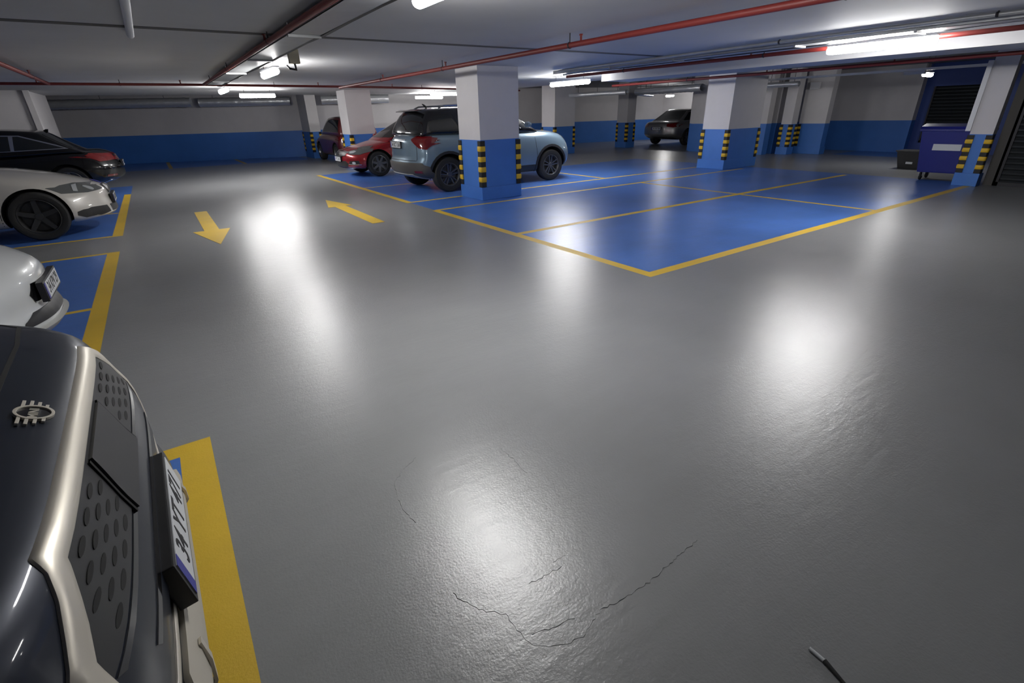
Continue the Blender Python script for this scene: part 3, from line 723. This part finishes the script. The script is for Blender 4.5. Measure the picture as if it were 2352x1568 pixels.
c.patch('grille', [(-.40, .58), (-.44, .65), (-.2, .67), (.2, .67), (.44, .65), (.40, .58), (.25, .55), (-.25, .55)], 'x+', 'black_plastic', off=.006)
c.patch('grille_strip', [(-.46, .64), (-.2, .675), (.2, .675), (.46, .64), (.46, .655), (.2, .69), (-.2, .69), (-.46, .655)], 'x+', 'chrome', off=.014)
c.patch('grille_strip', [(-.42, .565), (-.25, .535), (.25, .535), (.42, .565), (.42, .578), (.25, .55), (-.25, .55), (-.42, .578)], 'x+', 'chrome', off=.014)
c.patch('badge', [(0, .66), (.055, .61), (0, .56), (-.055, .61)], 'x+', 'chrome', off=.028, th=.015, step=.03)
c.patch('lower_intake', [(-.5, .36), (-.42, .43), (.42, .43), (.5, .36), (.45, .27), (-.45, .27)], 'x+', 'black_plastic', off=.006)
c.patch('lower_lip', [(-.62, .22), (-.6, .25), (.6, .25), (.62, .22)], 'x+', 'chrome', off=.012)
c.plate(.012, 0, .475, '34 TZ 6015')
c.seam([(-.55, .80), (-.5, .76), (0, .72), (.5, .76), (.55, .80)], 'x+', .01) if False else None
c.wheels(rim='rim', spokes=7, rr=.70)
c.place(4.2, 14.72, PI)

# dark maroon car between the left columns, tail towards the aisle
paint('maroon', (.10, .010, .012), 0, .35)
c = Car('hatchback_car', 'very dark maroon car, tail glimpsed between the two left columns', 'car', 3.6, 1.62,
    top=[(-3.6, .98), (-1.5, 1.0), (-1.0, .98), (-.5, .90), (0, .78)], bot=[(-3.6, .32), (-3.3, .24), (-.4, .2), (0, .26)],
    front=[(.15, -.08), (.3, 0), (.6, 0), (1, -.1)], rear=[(.2, -3.55), (.5, -3.6), (1, -3.56)], wb=2.15, fo=.8, wr=.32, paint='maroon', bow=(.25, .16),
    roof=dict(bf=-.9, br=-3.55, z=[(-3.7, 1.50), (-2.5, 1.58), (-1.8, 1.55)], fp=[(0, -.85), (1, -1.6)], rp=[(0, -3.55), (1, -3.38)], wb=.75, wt=.58))
c.patch('rear_glass', [(-.60, 1.06), (-.51, 1.46), (.51, 1.46), (.60, 1.06)], 'x-', 'glass', on='g')
for sg, sd in ((-1, 'y-'), (1, 'y+')):
    c.patch('tail_lamp', [(sg*.62, .78), (sg*.60, .96), (sg*.80, .96), (sg*.80, .78)], 'x-', 'tail_red', off=.01)
    c.patch('side_glass', [(-3.3, 1.04), (-3.2, 1.44), (-1.8, 1.48), (-1.2, 1.04)], sd, 'glass', on='g')
c.patch('lower_bumper', [(-.7, .32), (-.7, .44), (.7, .44), (.7, .32)], 'x-', 'black_plastic', off=.01)
c.plate(-3.60, 0, .72, '34 DS 552', front=False)
c.wheels(spokes=5)
c.place(6.33, 22.5, PI/2)

# far silver sedan seen from behind
paint('silver', (.23, .23, .235), .5, .35)
c = Car('sedan_car', 'silver sedan seen from behind in the shadowed far corner', 'car', 4.6, 1.95,
    top=[(-4.6, .98), (-4.3, 1.02), (-3.9, 1.02), (-3, .98), (-1.5, .95), (-.8, .86), (0, .70)], bot=[(-4.6, .38), (-4, .24), (-.5, .22), (0, .26)],
    front=[(.2, -.05), (.5, 0), (.9, -.12)], rear=[(.2, -4.5), (.5, -4.6), (.8, -4.58), (1.05, -4.50)], wb=2.7, fo=.85, wr=.33, paint='silver', bow=(.3, .25), r=.11, taperr=.05,
    roof=dict(bf=-1.2, br=-4.2, z=[(-4.0, 1.38), (-3.2, 1.50), (-2.5, 1.53), (-1.9, 1.5)], fp=[(0, -1.1), (1, -2.1)], rp=[(0, -4.25), (1, -3.35)], wb=.84, wt=.64))
c.patch('rear_glass', [(-.70, 1.07), (-.56, 1.42), (.56, 1.42), (.70, 1.07)], 'x-', 'glass', on='g')
for sg, sd in ((-1, 'y-'), (1, 'y+')):
    c.patch('tail_lamp', [(sg*.52, .80), (sg*.50, .90), (sg*.90, .96), (sg*.93, .80), (sg*.8, .76)], 'x-', 'tail_red', off=.012, th=.01)
    c.patch('side_glass', [(-3.75, 1.04), (-3.3, 1.36), (-2.85, 1.42), (-2.85, 1.03)], sd, 'glass', on='g'); c.patch('side_glass', [(-2.78, 1.03), (-2.78, 1.42), (-2.3, 1.42), (-1.5, 1.02)], sd, 'glass', on='g')
    c.seam([(-2.82, .95), (-2.82, .3)], sd)
    mb = MB(); mb.lathe([(0, -.09), (.06, -.08), (.085, 0), (.075, .06), (0, .09)], 16, Matrix.Translation((-1.7, sg*1.02, 1.05)) @ Matrix.Diagonal((.8, 1, .7, 1))); mb.build('door_mirror', 'silver', c.root, smooth=50)
c.patch('lower_bumper', [(-.8, .27), (-.75, .36), (.75, .36), (.8, .27)], 'x-', 'black_plastic', off=.01)
c.plate(-4.6, 0, .72, '34 HN 904', front=False)
c.wheels(spokes=6)
c.place(23.65, 16.15, 0)

# white sedan, nose to the aisle, left row
paint('pearl_white', (.52, .50, .46), .1, .35)
c = Car('sedan_car', 'white sedan parked nose out on the left with its dark front wheel showing', 'car', 4.6, 1.80,
    top=[(-4.6, .96), (-4.2, 1.0), (-3, .95), (-1.6, .97), (-1.15, .965), (-.7, .90), (-.35, .80), (-.12, .70), (0, .64)],
    bot=[(-4.6, .35), (-4, .22), (-1.3, .2), (-.5, .22), (-.2, .2), (0, .22)],
    front=[(.15, -.06), (.24, 0), (.36, -.01), (.48, -.035), (.62, -.05), (.72, -.09), (.9, -.2)], rear=[(.2, -4.5), (.5, -4.6), (1, -4.55)],
    wb=2.8, fo=.86, wr=.335, paint='pearl_white', bow=(.42, .25), r=.10, taper=.05, crown=.055, arch=.04,
    roof=dict(bf=-1.3, br=-4.3, z=[(-4.0, 1.30), (-3.2, 1.40), (-2.5, 1.43), (-1.9, 1.4)], fp=[(0, -1.15), (1, -2.2)], rp=[(0, -4.2), (1, -3.3)], wb=.82, wt=.6))
c.patch('windscreen', [(-.72, 1.0), (-.56, 1.36), (.56, 1.36), (.72, 1.0)], 'x+', 'glass', on='g')
for sg, sd in ((-1, 'y-'), (1, 'y+')):
    c.patch('side_glass', [(-2.75, 1.0), (-2.75, 1.33), (-2.35, 1.34), (-1.55, 1.0)], sd, 'glass', on='g'); c.patch('side_glass', [(-3.8, 1.0), (-3.3, 1.28), (-2.82, 1.33), (-2.82, 1.0)], sd, 'glass', on='g')
    hl = c.patch('headlight', [(-.62, .685), (-.54, .715), (-.40, .725), (-.20, .70), (-.14, .68), (-.17, .615), (-.26, .59), (-.42, .61)], sd, 'light_glass', off=.005, step=.03)
    c.patch('headlight', [(sg*.30, .60), (sg*.31, .66), (sg*.60, .69), (sg*.80, .70), (sg*.8, .61), (sg*.6, .585)], 'x+', 'light_glass', off=.006, step=.04)
    c.patch('headlight_lens', [(-.41, .625), (-.42, .70), (-.37, .705), (-.36, .615)], sd, 'lens', off=.012, step=.02, parent=hl)
    c.patch('headlight_lens', ell(sg*.50, .64, .035, .035, 14), 'x+', 'lens', off=.012, step=.02)
    c.patch('kidney_grille', [(sg*.025, .52), (sg*.03, .655), (sg*.20, .65), (sg*.24, .59), (sg*.20, .52)], 'x+', 'chrome', off=.012)
    c.patch('kidney_grille', [(sg*.038, .532), (sg*.042, .642), (sg*.195, .638), (sg*.225, .59), (sg*.19, .532)], 'x+', 'black_plastic', off=.018)
    c.patch('fog_recess', [(sg*.42, .27), (sg*.46, .37), (sg*.70, .385), (sg*.78, .36), (sg*.77, .29), (sg*.6, .25)], 'x+', 'black_plastic', off=.006)
    c.patch('fog_recess', [(-.44, .30), (-.43, .35), (-.36, .37), (-.24, .372), (-.24, .26), (-.36, .255)], sd, 'black_plastic', off=.006)
    c.seam([(-1.27, .93), (-1.22, .6), (-1.26, .25)], sd)
    mb = MB(); mb.lathe([(0, -.09), (.06, -.08), (.085, 0), (.075, .06), (0, .09)], 16, Matrix.Translation((-1.7, sg*.98, 1.03)) @ Matrix.Diagonal((.8, 1, .7, 1))); mb.build('door_mirror', 'pearl_white', c.root, smooth=50)
c.patch('lower_intake', [(-.36, .27), (-.38, .37), (.38, .37), (.36, .27)], 'x+', 'black_plastic', off=.006)
c.patch('badge', ell(0, .685, .036, .03, 16), 'x+', 'plate_blue', off=.014, step=.03)
c.plate(.002, 0, .44, '34 UK 8136')
c.wheels(rim='rim_dark', spokes=5, rr=.72)
c.place(-.72, 10.47, 0)

# black sedan seen from behind, beyond the white one
paint('car_black', (.003, .003, .0035), .1, .2, coat=.5)
c = Car('sedan_car', 'black sedan with glowing red tail lamp beyond the white sedan on the left', 'car', 4.6, 1.80,
    top=[(-4.6, .90), (-4.3, .99), (-3.8, 1.0), (-3, .97), (-1.5, .94), (-.8, .86), (0, .70)], bot=[(-4.6, .36), (-4, .22), (-.5, .2), (0, .25)],
    front=[(.2, -.05), (.5, 0), (.9, -.12)], rear=[(.2, -4.48), (.4, -4.58), (.6, -4.6), (.78, -4.52), (.98, -4.47)], wb=2.8, fo=.8, wr=.335, paint='car_black', bow=(.3, .32), r=.11, taperr=.07, crown=.05,
    roof=dict(bf=-1.2, br=-4.35, z=[(-4.2, 1.12), (-3.7, 1.33), (-3.2, 1.43), (-2.5, 1.47), (-1.9, 1.44)], fp=[(0, -1.1), (1, -2.1)], rp=[(0, -4.15), (1, -3.4)], wb=.82, wt=.58))
c.patch('rear_glass', [(-.64, 1.05), (-.5, 1.34), (.5, 1.34), (.64, 1.05)], 'x-', 'glass', on='g')
for sg, sd in ((-1, 'y-'), (1, 'y+')):
    c.patch('window_trim', [(-3.75, 1.04), (-3.55, 1.13), (-3.0, 1.33), (-2.3, 1.36), (-1.4, 1.0)], sd, 'chrome', on='g', off=.004, label='chrome outline of the side windows')
    c.patch('side_glass', [(-3.68, 1.055), (-3.5, 1.12), (-2.98, 1.31), (-2.9, 1.31), (-2.86, 1.04)], sd, 'glass', on='g', off=.008); c.patch('side_glass', [(-2.80, 1.035), (-2.83, 1.315), (-2.3, 1.34), (-1.5, 1.02)], sd, 'glass', on='g', off=.008)
    c.patch('tail_lamp', [(sg*.36, .76), (sg*.38, .88), (sg*.74, .92), (sg*.84, .86), (sg*.80, .74)], 'x-', 'tail_red', off=.012, th=.01)
    c.patch('tail_lamp', [(-4.56, .74), (-4.55, .90), (-4.25, .90), (-3.98, .87), (-4.1, .81)], sd, 'tail_red', off=.01, th=.01)
    c.patch('reflector', [(sg*.6, .42), (sg*.6, .46), (sg*.8, .46), (sg*.8, .42)], 'x-', 'tail_red', off=.01)
    c.patch('exhaust_trim', [(sg*.42, .27), (sg*.42, .34), (sg*.68, .34), (sg*.68, .27)], 'x-', 'chrome', off=.012, step=.04)
    mb = MB(); mb.lathe([(0, -.09), (.06, -.08), (.085, 0), (.075, .06), (0, .09)], 16, Matrix.Translation((-1.7, sg*.98, 1.03)) @ Matrix.Diagonal((.8, 1, .7, 1))); mb.build('door_mirror', 'car_black', c.root, smooth=50)
c.patch('chrome_strip', [(-.34, .83), (-.34, .85), (.34, .85), (.34, .83)], 'x-', 'chrome', off=.014)
c.plate(-4.60, 0, .66, '34 FR 7120', front=False)
mb = MB(); mb.prism([(-3.42, 1.34), (-3.28, 1.37), (-3.40, 1.44), (-3.45, 1.44)], 'y', -.015, .015); mb.build('shark_fin_antenna', 'car_black', c.root, bevel=.004)
c.wheels(spokes=5)
c.place(-.68-4.6, 15.8, PI)

# white hatchback, nose with plate poking out between the white sedan and the navy car
paint('ice_white', (.62, .64, .64), .05, .35)
c = Car('hatchback_car', 'white hatchback nose with number plate, between the navy car and the white sedan', 'car', 4.1, 1.76,
    top=[(-4.1, .92), (-3.8, .96), (-1.5, .95), (-1.1, .93), (-.7, .88), (-.35, .81), (-.12, .73), (0, .62)],
    bot=[(-4.1, .3), (-3.8, .22), (-1.2, .19), (-.3, .18), (0, .19)],
    front=[(.15, -.06), (.22, -.01), (.30, -.02), (.36, -.05), (.50, -.035), (.60, -.045), (.70, -.10), (.82, -.24)], rear=[(.2, -4.0), (.5, -4.1), (1, -4.05)],
    wb=2.58, fo=.83, wr=.32, paint='ice_white', bow=(.50, .22), r=.11, taper=.06, crown=.06,
    roof=dict(bf=-1.0, br=-4.0, z=[(-4.1, 1.36), (-2.5, 1.45), (-1.9, 1.42)], fp=[(0, -.95), (1, -1.95)], rp=[(0, -4.0), (1, -3.6)], wb=.79, wt=.6))
c.patch('windscreen', [(-.70, .97), (-.56, 1.38), (.56, 1.38), (.70, .97)], 'x+', 'glass', on='g')
for sg, sd in ((-1, 'y-'), (1, 'y+')):
    c.patch('side_glass', [(-3.7, .98), (-3.4, 1.34), (-1.95, 1.36), (-1.25, .98)], sd, 'glass', on='g')
    c.patch('headlight', [(-.75, .74), (-.5, .735), (-.36, .69), (-.42, .61), (-.6, .62)], sd, 'light_glass', off=.006)
    c.patch('headlight', [(sg*.60, .60), (sg*.58, .66), (sg*.74, .72), (sg*.80, .66), (sg*.76, .58)], 'x+', 'light_glass', off=.006)
    c.seam([(-1.2, .9), (-1.15, .5), (-1.2, .22)], sd)
c.patch('upper_grille', [(-.29, .385), (-.33, .45), (-.28, .52), (.28, .52), (.33, .45), (.29, .385)], 'x+', 'gloss_black', off=.004)
c.patch('lower_intake', [(-.50, .265), (-.47, .30), (-.36, .34), (.36, .34), (.47, .30), (.50, .265)], 'x+', 'black_plastic', off=.008, step=.03)
M['lip_silver'] = mat('lip_silver', (.50, .50, .48), .4, .1)
c.patch('front_lip', [(-.72, .185), (-.70, .225), (-.5, .235), (.5, .235), (.70, .225), (.72, .185)], 'x+', 'lip_silver', off=.035, th=.03)
c.seam([(.62, -1.0), (.60, -.6), (.45, -.36), (.2, -.30), (-.2, -.30), (-.45, -.36), (-.60, -.6), (-.62, -1.0)][::1] and [(-1.0, .62), (-.6, .60), (-.36, .45), (-.28, .2), (-.28, -.2), (-.36, -.45), (-.6, -.60), (-1.0, -.62)], 'z', .008)
c.plate(-.012, 0, .445, '34 KPV 29')
c.wheels(spokes=5)
c.place(-.87, 4.82, 0)

# navy car in the foreground, nose only in view
M['navy'] = mat('navy', (.011, .015, .026), .38, .3, spec=.3, coat=.35, coatr=.05)
M['champagne'] = mat('champagne', (.62, .58, .50), .38, .55)
M['beige_skid'] = mat('beige_skid', (.50, .47, .40), .45, .2)
M['grille_black'] = mat('grille_black', (.02, .02, .021), .42)
c = Car('hatchback_car', 'dark navy car in the left foreground with a pale angular grille frame and winged badge', 'car', 4.0, 1.86,
    top=[(-4.0, 1.0), (-3.6, 1.06), (-1.5, 1.08), (-1.1, 1.06), (-.7, 1.03), (-.38, .99), (-.2, .97), (-.08, .92), (0, .885)],
    bot=[(-4.0, .3), (-3.6, .22), (-1.2, .2), (-.3, .2), (0, .20)],
    front=[(.2, -.02), (.28, .012), (.34, .005), (.39, -.02), (.5, -.004), (.60, -.008), (.655, -.018), (.70, -.034), (.84, -.074), (.90, -.125), (1.0, -.24)], rear=[(.2, -3.9), (.5, -4.0), (1, -3.95)],
    wb=2.55, fo=.80, wr=.335, paint='navy', bow=(.15, .22), bowp=6, r=.045, taper=.04, crown=.008,
    roof=dict(bf=-1.1, br=-3.95, z=[(-4.0, 1.50), (-2.5, 1.56), (-1.9, 1.53)], fp=[(0, -1.05), (1, -1.75)], rp=[(0, -3.95), (1, -3.7)], wb=.80, wt=.64))
c.patch('windscreen', [(-.70, 1.09), (-.60, 1.48), (.60, 1.48), (.70, 1.09)], 'x+', 'glass', on='g')
O = [(-.51, .864), (.51, .864), (.68, .745), (.72, .62), (.72, .45), (.60, .385), (-.60, .385), (-.72, .45), (-.72, .62), (-.68, .745)]
I = [(-.49, .824), (.49, .824), (.635, .715), (.665, .61), (.665, .475), (.58, .425), (-.58, .425), (-.665, .475), (-.665, .61), (-.635, .715)]
G = [(-.505, .825), (.505, .825), (.635, .715), (.655, .675), (-.655, .675), (-.635, .715)]
gp = c.patch('grille', G, 'x+', 'grille_black', off=.004, step=.06)
for ri, zz in enumerate([.802, .775, .748, .721, .694]):      # staggered rounded slots
    yy = -.62+(.045 if ri % 2 else 0)
    while yy < .62:
        if abs(yy) < .60-.16*max(0, (zz-.70)/.12) and abs(yy) > .19:
            c.patch('grille_slot', ell(yy, zz, .030, .0065, 14), 'x+', 'seam', off=.0048, th=.0008, step=.2, parent=gp)
        yy += .09
# frame as one closed band following the nose
def ringmesh(name, O, I, mt, off, th, par):
    def dens(P): 
        out = []
        for i in range(len(P)):
            a, b = P[i], P[(i+1) % len(P)]; n = 12
            out += [(a[0]+(b[0]-a[0])*k/n, a[1]+(b[1]-a[1])*k/n) for k in range(n)]
        return out
    Od, Id = dens(O), dens(I); N = len(Od); rows = []
    prof = [(0, -th), (0, off*.55), (.12, off*.9), (.35, off), (.65, off), (.88, off*.9), (1, off*.5), (1, -th)]
    for t, of in prof:
        r_ = []
        for a, b in zip(Od, Id):
            p = (a[0]+(b[0]-a[0])*t, a[1]+(b[1]-a[1])*t); h, n = c.cast(c.bvh, p, 'x+'); n = n if n.x > 0 else -n
            r_.append(h+Vector((1, 0, .35)).normalized()*of)
        rows.append(r_)
    mb = MB(); vs = [v for r_ in rows for v in r_]; K = len(rows)
    mb.add(vs, [(j*N+i, j*N+(i+1) % N, ((j+1) % K)*N+(i+1) % N, ((j+1) % K)*N+i) for j in range(K) for i in range(N)])
    return mb.build(name, mt, par, smooth=45)
ringmesh('grille_frame', O, I, 'champagne', .010, .006, c.root)
c.patch('sensor_panel', [(-.17, .66), (-.15, .815), (.15, .815), (.17, .66)], 'x+', 'black_plastic', off=.012, th=.01)
c.seam([(-.182, .66), (-.162, .815)], 'x+', .010, off=.008); c.seam([(.182, .66), (.162, .815)], 'x+', .010, off=.008)
for z0, z1, wd in ((.552, .575, .50), (.655, .668, .62)):
    c.patch('lower_groove', [(-wd, z0), (-wd-.02, z1), (wd+.02, z1), (wd, z0)], 'x+', 'gloss_black', off=.003)
c.patch('skid_plate', [(-.60, .215), (-.56, .33), (-.45, .375), (.40, .375), (.48, .33), (.52, .215)], 'x+', 'beige_skid', off=.016, th=.014)
c.patch('skid_trim', [(-.42, .225), (-.36, .345), (-.34, .345), (-.40, .225)], 'x+', 'champagne', off=.024); c.patch('skid_trim', [(.42, .225), (.36, .345), (.34, .345), (.40, .225)], 'x+', 'champagne', off=.024)
for sg, sd in ((-1, 'y-'), (1, 'y+')):
    c.patch('headlight', [(sg*.74, .66), (sg*.72, .78), (sg*.80, .86), (sg*.87, .84), (sg*.88, .70), (sg*.82, .64)], 'x+', 'light_glass', off=.008)
    c.patch('side_glass', [(-3.6, 1.10), (-3.45, 1.44), (-1.85, 1.46), (-1.3, 1.10)], sd, 'glass', on='g')
    c.patch('side_intake', [(sg*.76, .30), (sg*.76, .46), (sg*.84, .46), (sg*.86, .34)], 'x+', 'black_plastic', off=.004)
# bonnet shut line, curving round the badge
c.seam([(-1.05, .79), (-.5, .785), (-.33, .765), (-.25, .69), (-.225, .48), (-.215, 0), (-.225, -.48), (-.25, -.69), (-.33, -.765), (-.5, -.785), (-1.05, -.79)], 'z', .010)
# winged badge: ring, dark disc, name, four bars each side
bc = Vector(c.cast(c.bvh, (-.145, 0), 'z')[0]); bn = c.cast(c.bvh, (-.145, 0), 'z')[1]; bn = bn if bn.z > 0 else -bn
up = (Vector((-1, 0, 0)) - bn*bn.dot(Vector((-1, 0, 0)))).normalized(); rt = Vector((0, 1, 0)); fwd = bn
BM = Matrix(((rt.x, up.x, bn.x, bc.x), (rt.y, up.y, bn.y, bc.y), (rt.z, up.z, bn.z, bc.z), (0, 0, 0, 1)))
mb = MB(); n = 40
for r0, r1, h in ((.030, .036, .007),):
    vs = []
    for rr, hh in ((r0, 0), (r0, h), (r1, h), (r1, 0)): vs += [BM @ Vector((rr*math.cos(2*PI*k/n), rr*math.sin(2*PI*k/n), hh)) for k in range(n)]
    mb.add(vs, [(j*n+k, j*n+(k+1) % n, ((j+1) % 4)*n+(k+1) % n, ((j+1) % 4)*n+k) for j in range(4) for k in range(n)])
for sg in (-1, 1):
    for q, (yy, ln) in enumerate(((.0225, .034), (.0085, .028), (-.0055, .022), (-.0195, .015))):
        x0 = math.sqrt(max(.0345**2-yy**2, 0)); a, b = sorted((sg*x0, sg*(x0+ln)))
        mb.box(a, yy-.0032, 0, b, yy+.0032, .006, mx=BM)
bd = mb.build('badge', 'champagne', c.root, bevel=.0006)
mb = MB(); mb.add([BM @ Vector((.0305*math.cos(2*PI*k/n), .0305*math.sin(2*PI*k/n), .003)) for k in range(n)], [tuple(range(n))]); mb.build('badge_disc', 'gloss_black', bd, fix=False)
text_obj('badge_name', 'MINI', .024, 'champagne', bd, BM @ Matrix.Translation((0, 0, .0035)), .0006, 1.0)
c.plate(.022, 0, .468, '34 YT 471', tilt=-.12, th=.014)
mb = MB(); mb.box(-.07, -.24, .415, -.005, .24, .52); mb.build('plate_bracket', 'black_plastic', c.root, bevel=.006)
c.wheels(spokes=5)
c.place(-.244, 1.43, .022)

# waste container behind the narrow right column
M['bin_blue'] = mat('bin_blue', (.012, .018, .19), .4)
root = empty('waste_container', (13.62, 3.74, 0), .08, 'blue wheeled waste container with a pale label beside the narrow striped column', 'waste container')
def frus(mb, x0, y0, x1, y1, z0, X0, Y0, X1, Y1, z1, mi=0):
    mb.add([(x0, y0, z0), (x1, y0, z0), (x1, y1, z0), (x0, y1, z0), (X0, Y0, z1), (X1, Y0, z1), (X1, Y1, z1), (X0, Y1, z1)], [(3, 2, 1, 0), (4, 5, 6, 7), (0, 1, 5, 4), (1, 2, 6, 5), (2, 3, 7, 6), (3, 0, 4, 7)], mi)
mb = MB(); frus(mb, -.27, -.42, .30, .42, .16, -.36, -.52, .36, .52, .98); mb.build('bin_body', 'bin_blue', root, bevel=.02)
mb = MB(); mb.box(-.39, -.55, .96, .39, .55, 1.0); mb.build('rim', 'bin_blue', root, bevel=.01)
mb = MB(); P_ = [(-.39, 1.0), (-.36, 1.05), (-.1, 1.10), (.2, 1.09), (.38, 1.03), (.39, 1.0)]; mb.prism(P_, 'y', -.54, .54); mb.build('lid', 'bin_blue', root, smooth=30)
mb = MB(); mb.box(-.345, -.20, .60, -.325, .26, .72, mx=Matrix.Rotation(0, 4, 'Y')); mb.build('paper_label', 'plate_white', root)
for sx in (-.22, .24):
    for sy in (-.34, .34):
        mb = MB(); mb.lathe([(0, -.02), (.07, -.02), (.08, 0), (.07, .02), (0, .02)], 20, Matrix.Translation((sx, sy, .08))); wo = mb.build('caster', 'rubber', root, smooth=40)
        mb = MB(); mb.box(sx-.02, sy-.035, .08, sx+.02, sy-.025, .17); mb.box(sx-.02, sy+.025, .08, sx+.02, sy+.035, .17); mb.build('caster_fork', 'steel', wo)
mb = MB(); mb.tube([(-.36, -.5, .9), (-.42, -.5, .9), (-.42, -.3, .9), (-.36, -.3, .9)], .012, 8); mb.build('handle', 'bin_blue', root, smooth=40)
root = empty('plastic_bucket', (15.6, 5.0, 0), 0, 'dark tapered tub standing left of the blue waste container', 'tub')
mb = MB(); frus(mb, -.18, -.22, .18, .22, .0, -.25, -.30, .25, .30, .42); mb.build('tub_body', 'black_plastic', root, bevel=.015)
mb = MB(); mb.box(-.27, -.32, .40, .27, .32, .43); mb.build('rim', 'black_plastic', root, bevel=.008)
mb = MB(); mb.box(-.215, -.08, .12, -.20, .06, .17); mb.build('paper_label', 'plate_white', root)
mb = MB(); mb.tube([(0, 0, .006), (.0, -.045, .006)], .0055, 10, 0)
mb.tube([(0, -.045, .0062), (-.004, -.06, .0066), (-.03, -.16, .004)], [.0075, .0065, .0035], 10, 1)
o = mb.build('thin_stick', ['plate_white', 'rubber'], smooth=40); o.location = (1.25, .285, .001); o.rotation_euler = (0, 0, -.05)
tag(o, 'thin black stick with a pale tip lying on the floor at the bottom edge', 'stick')
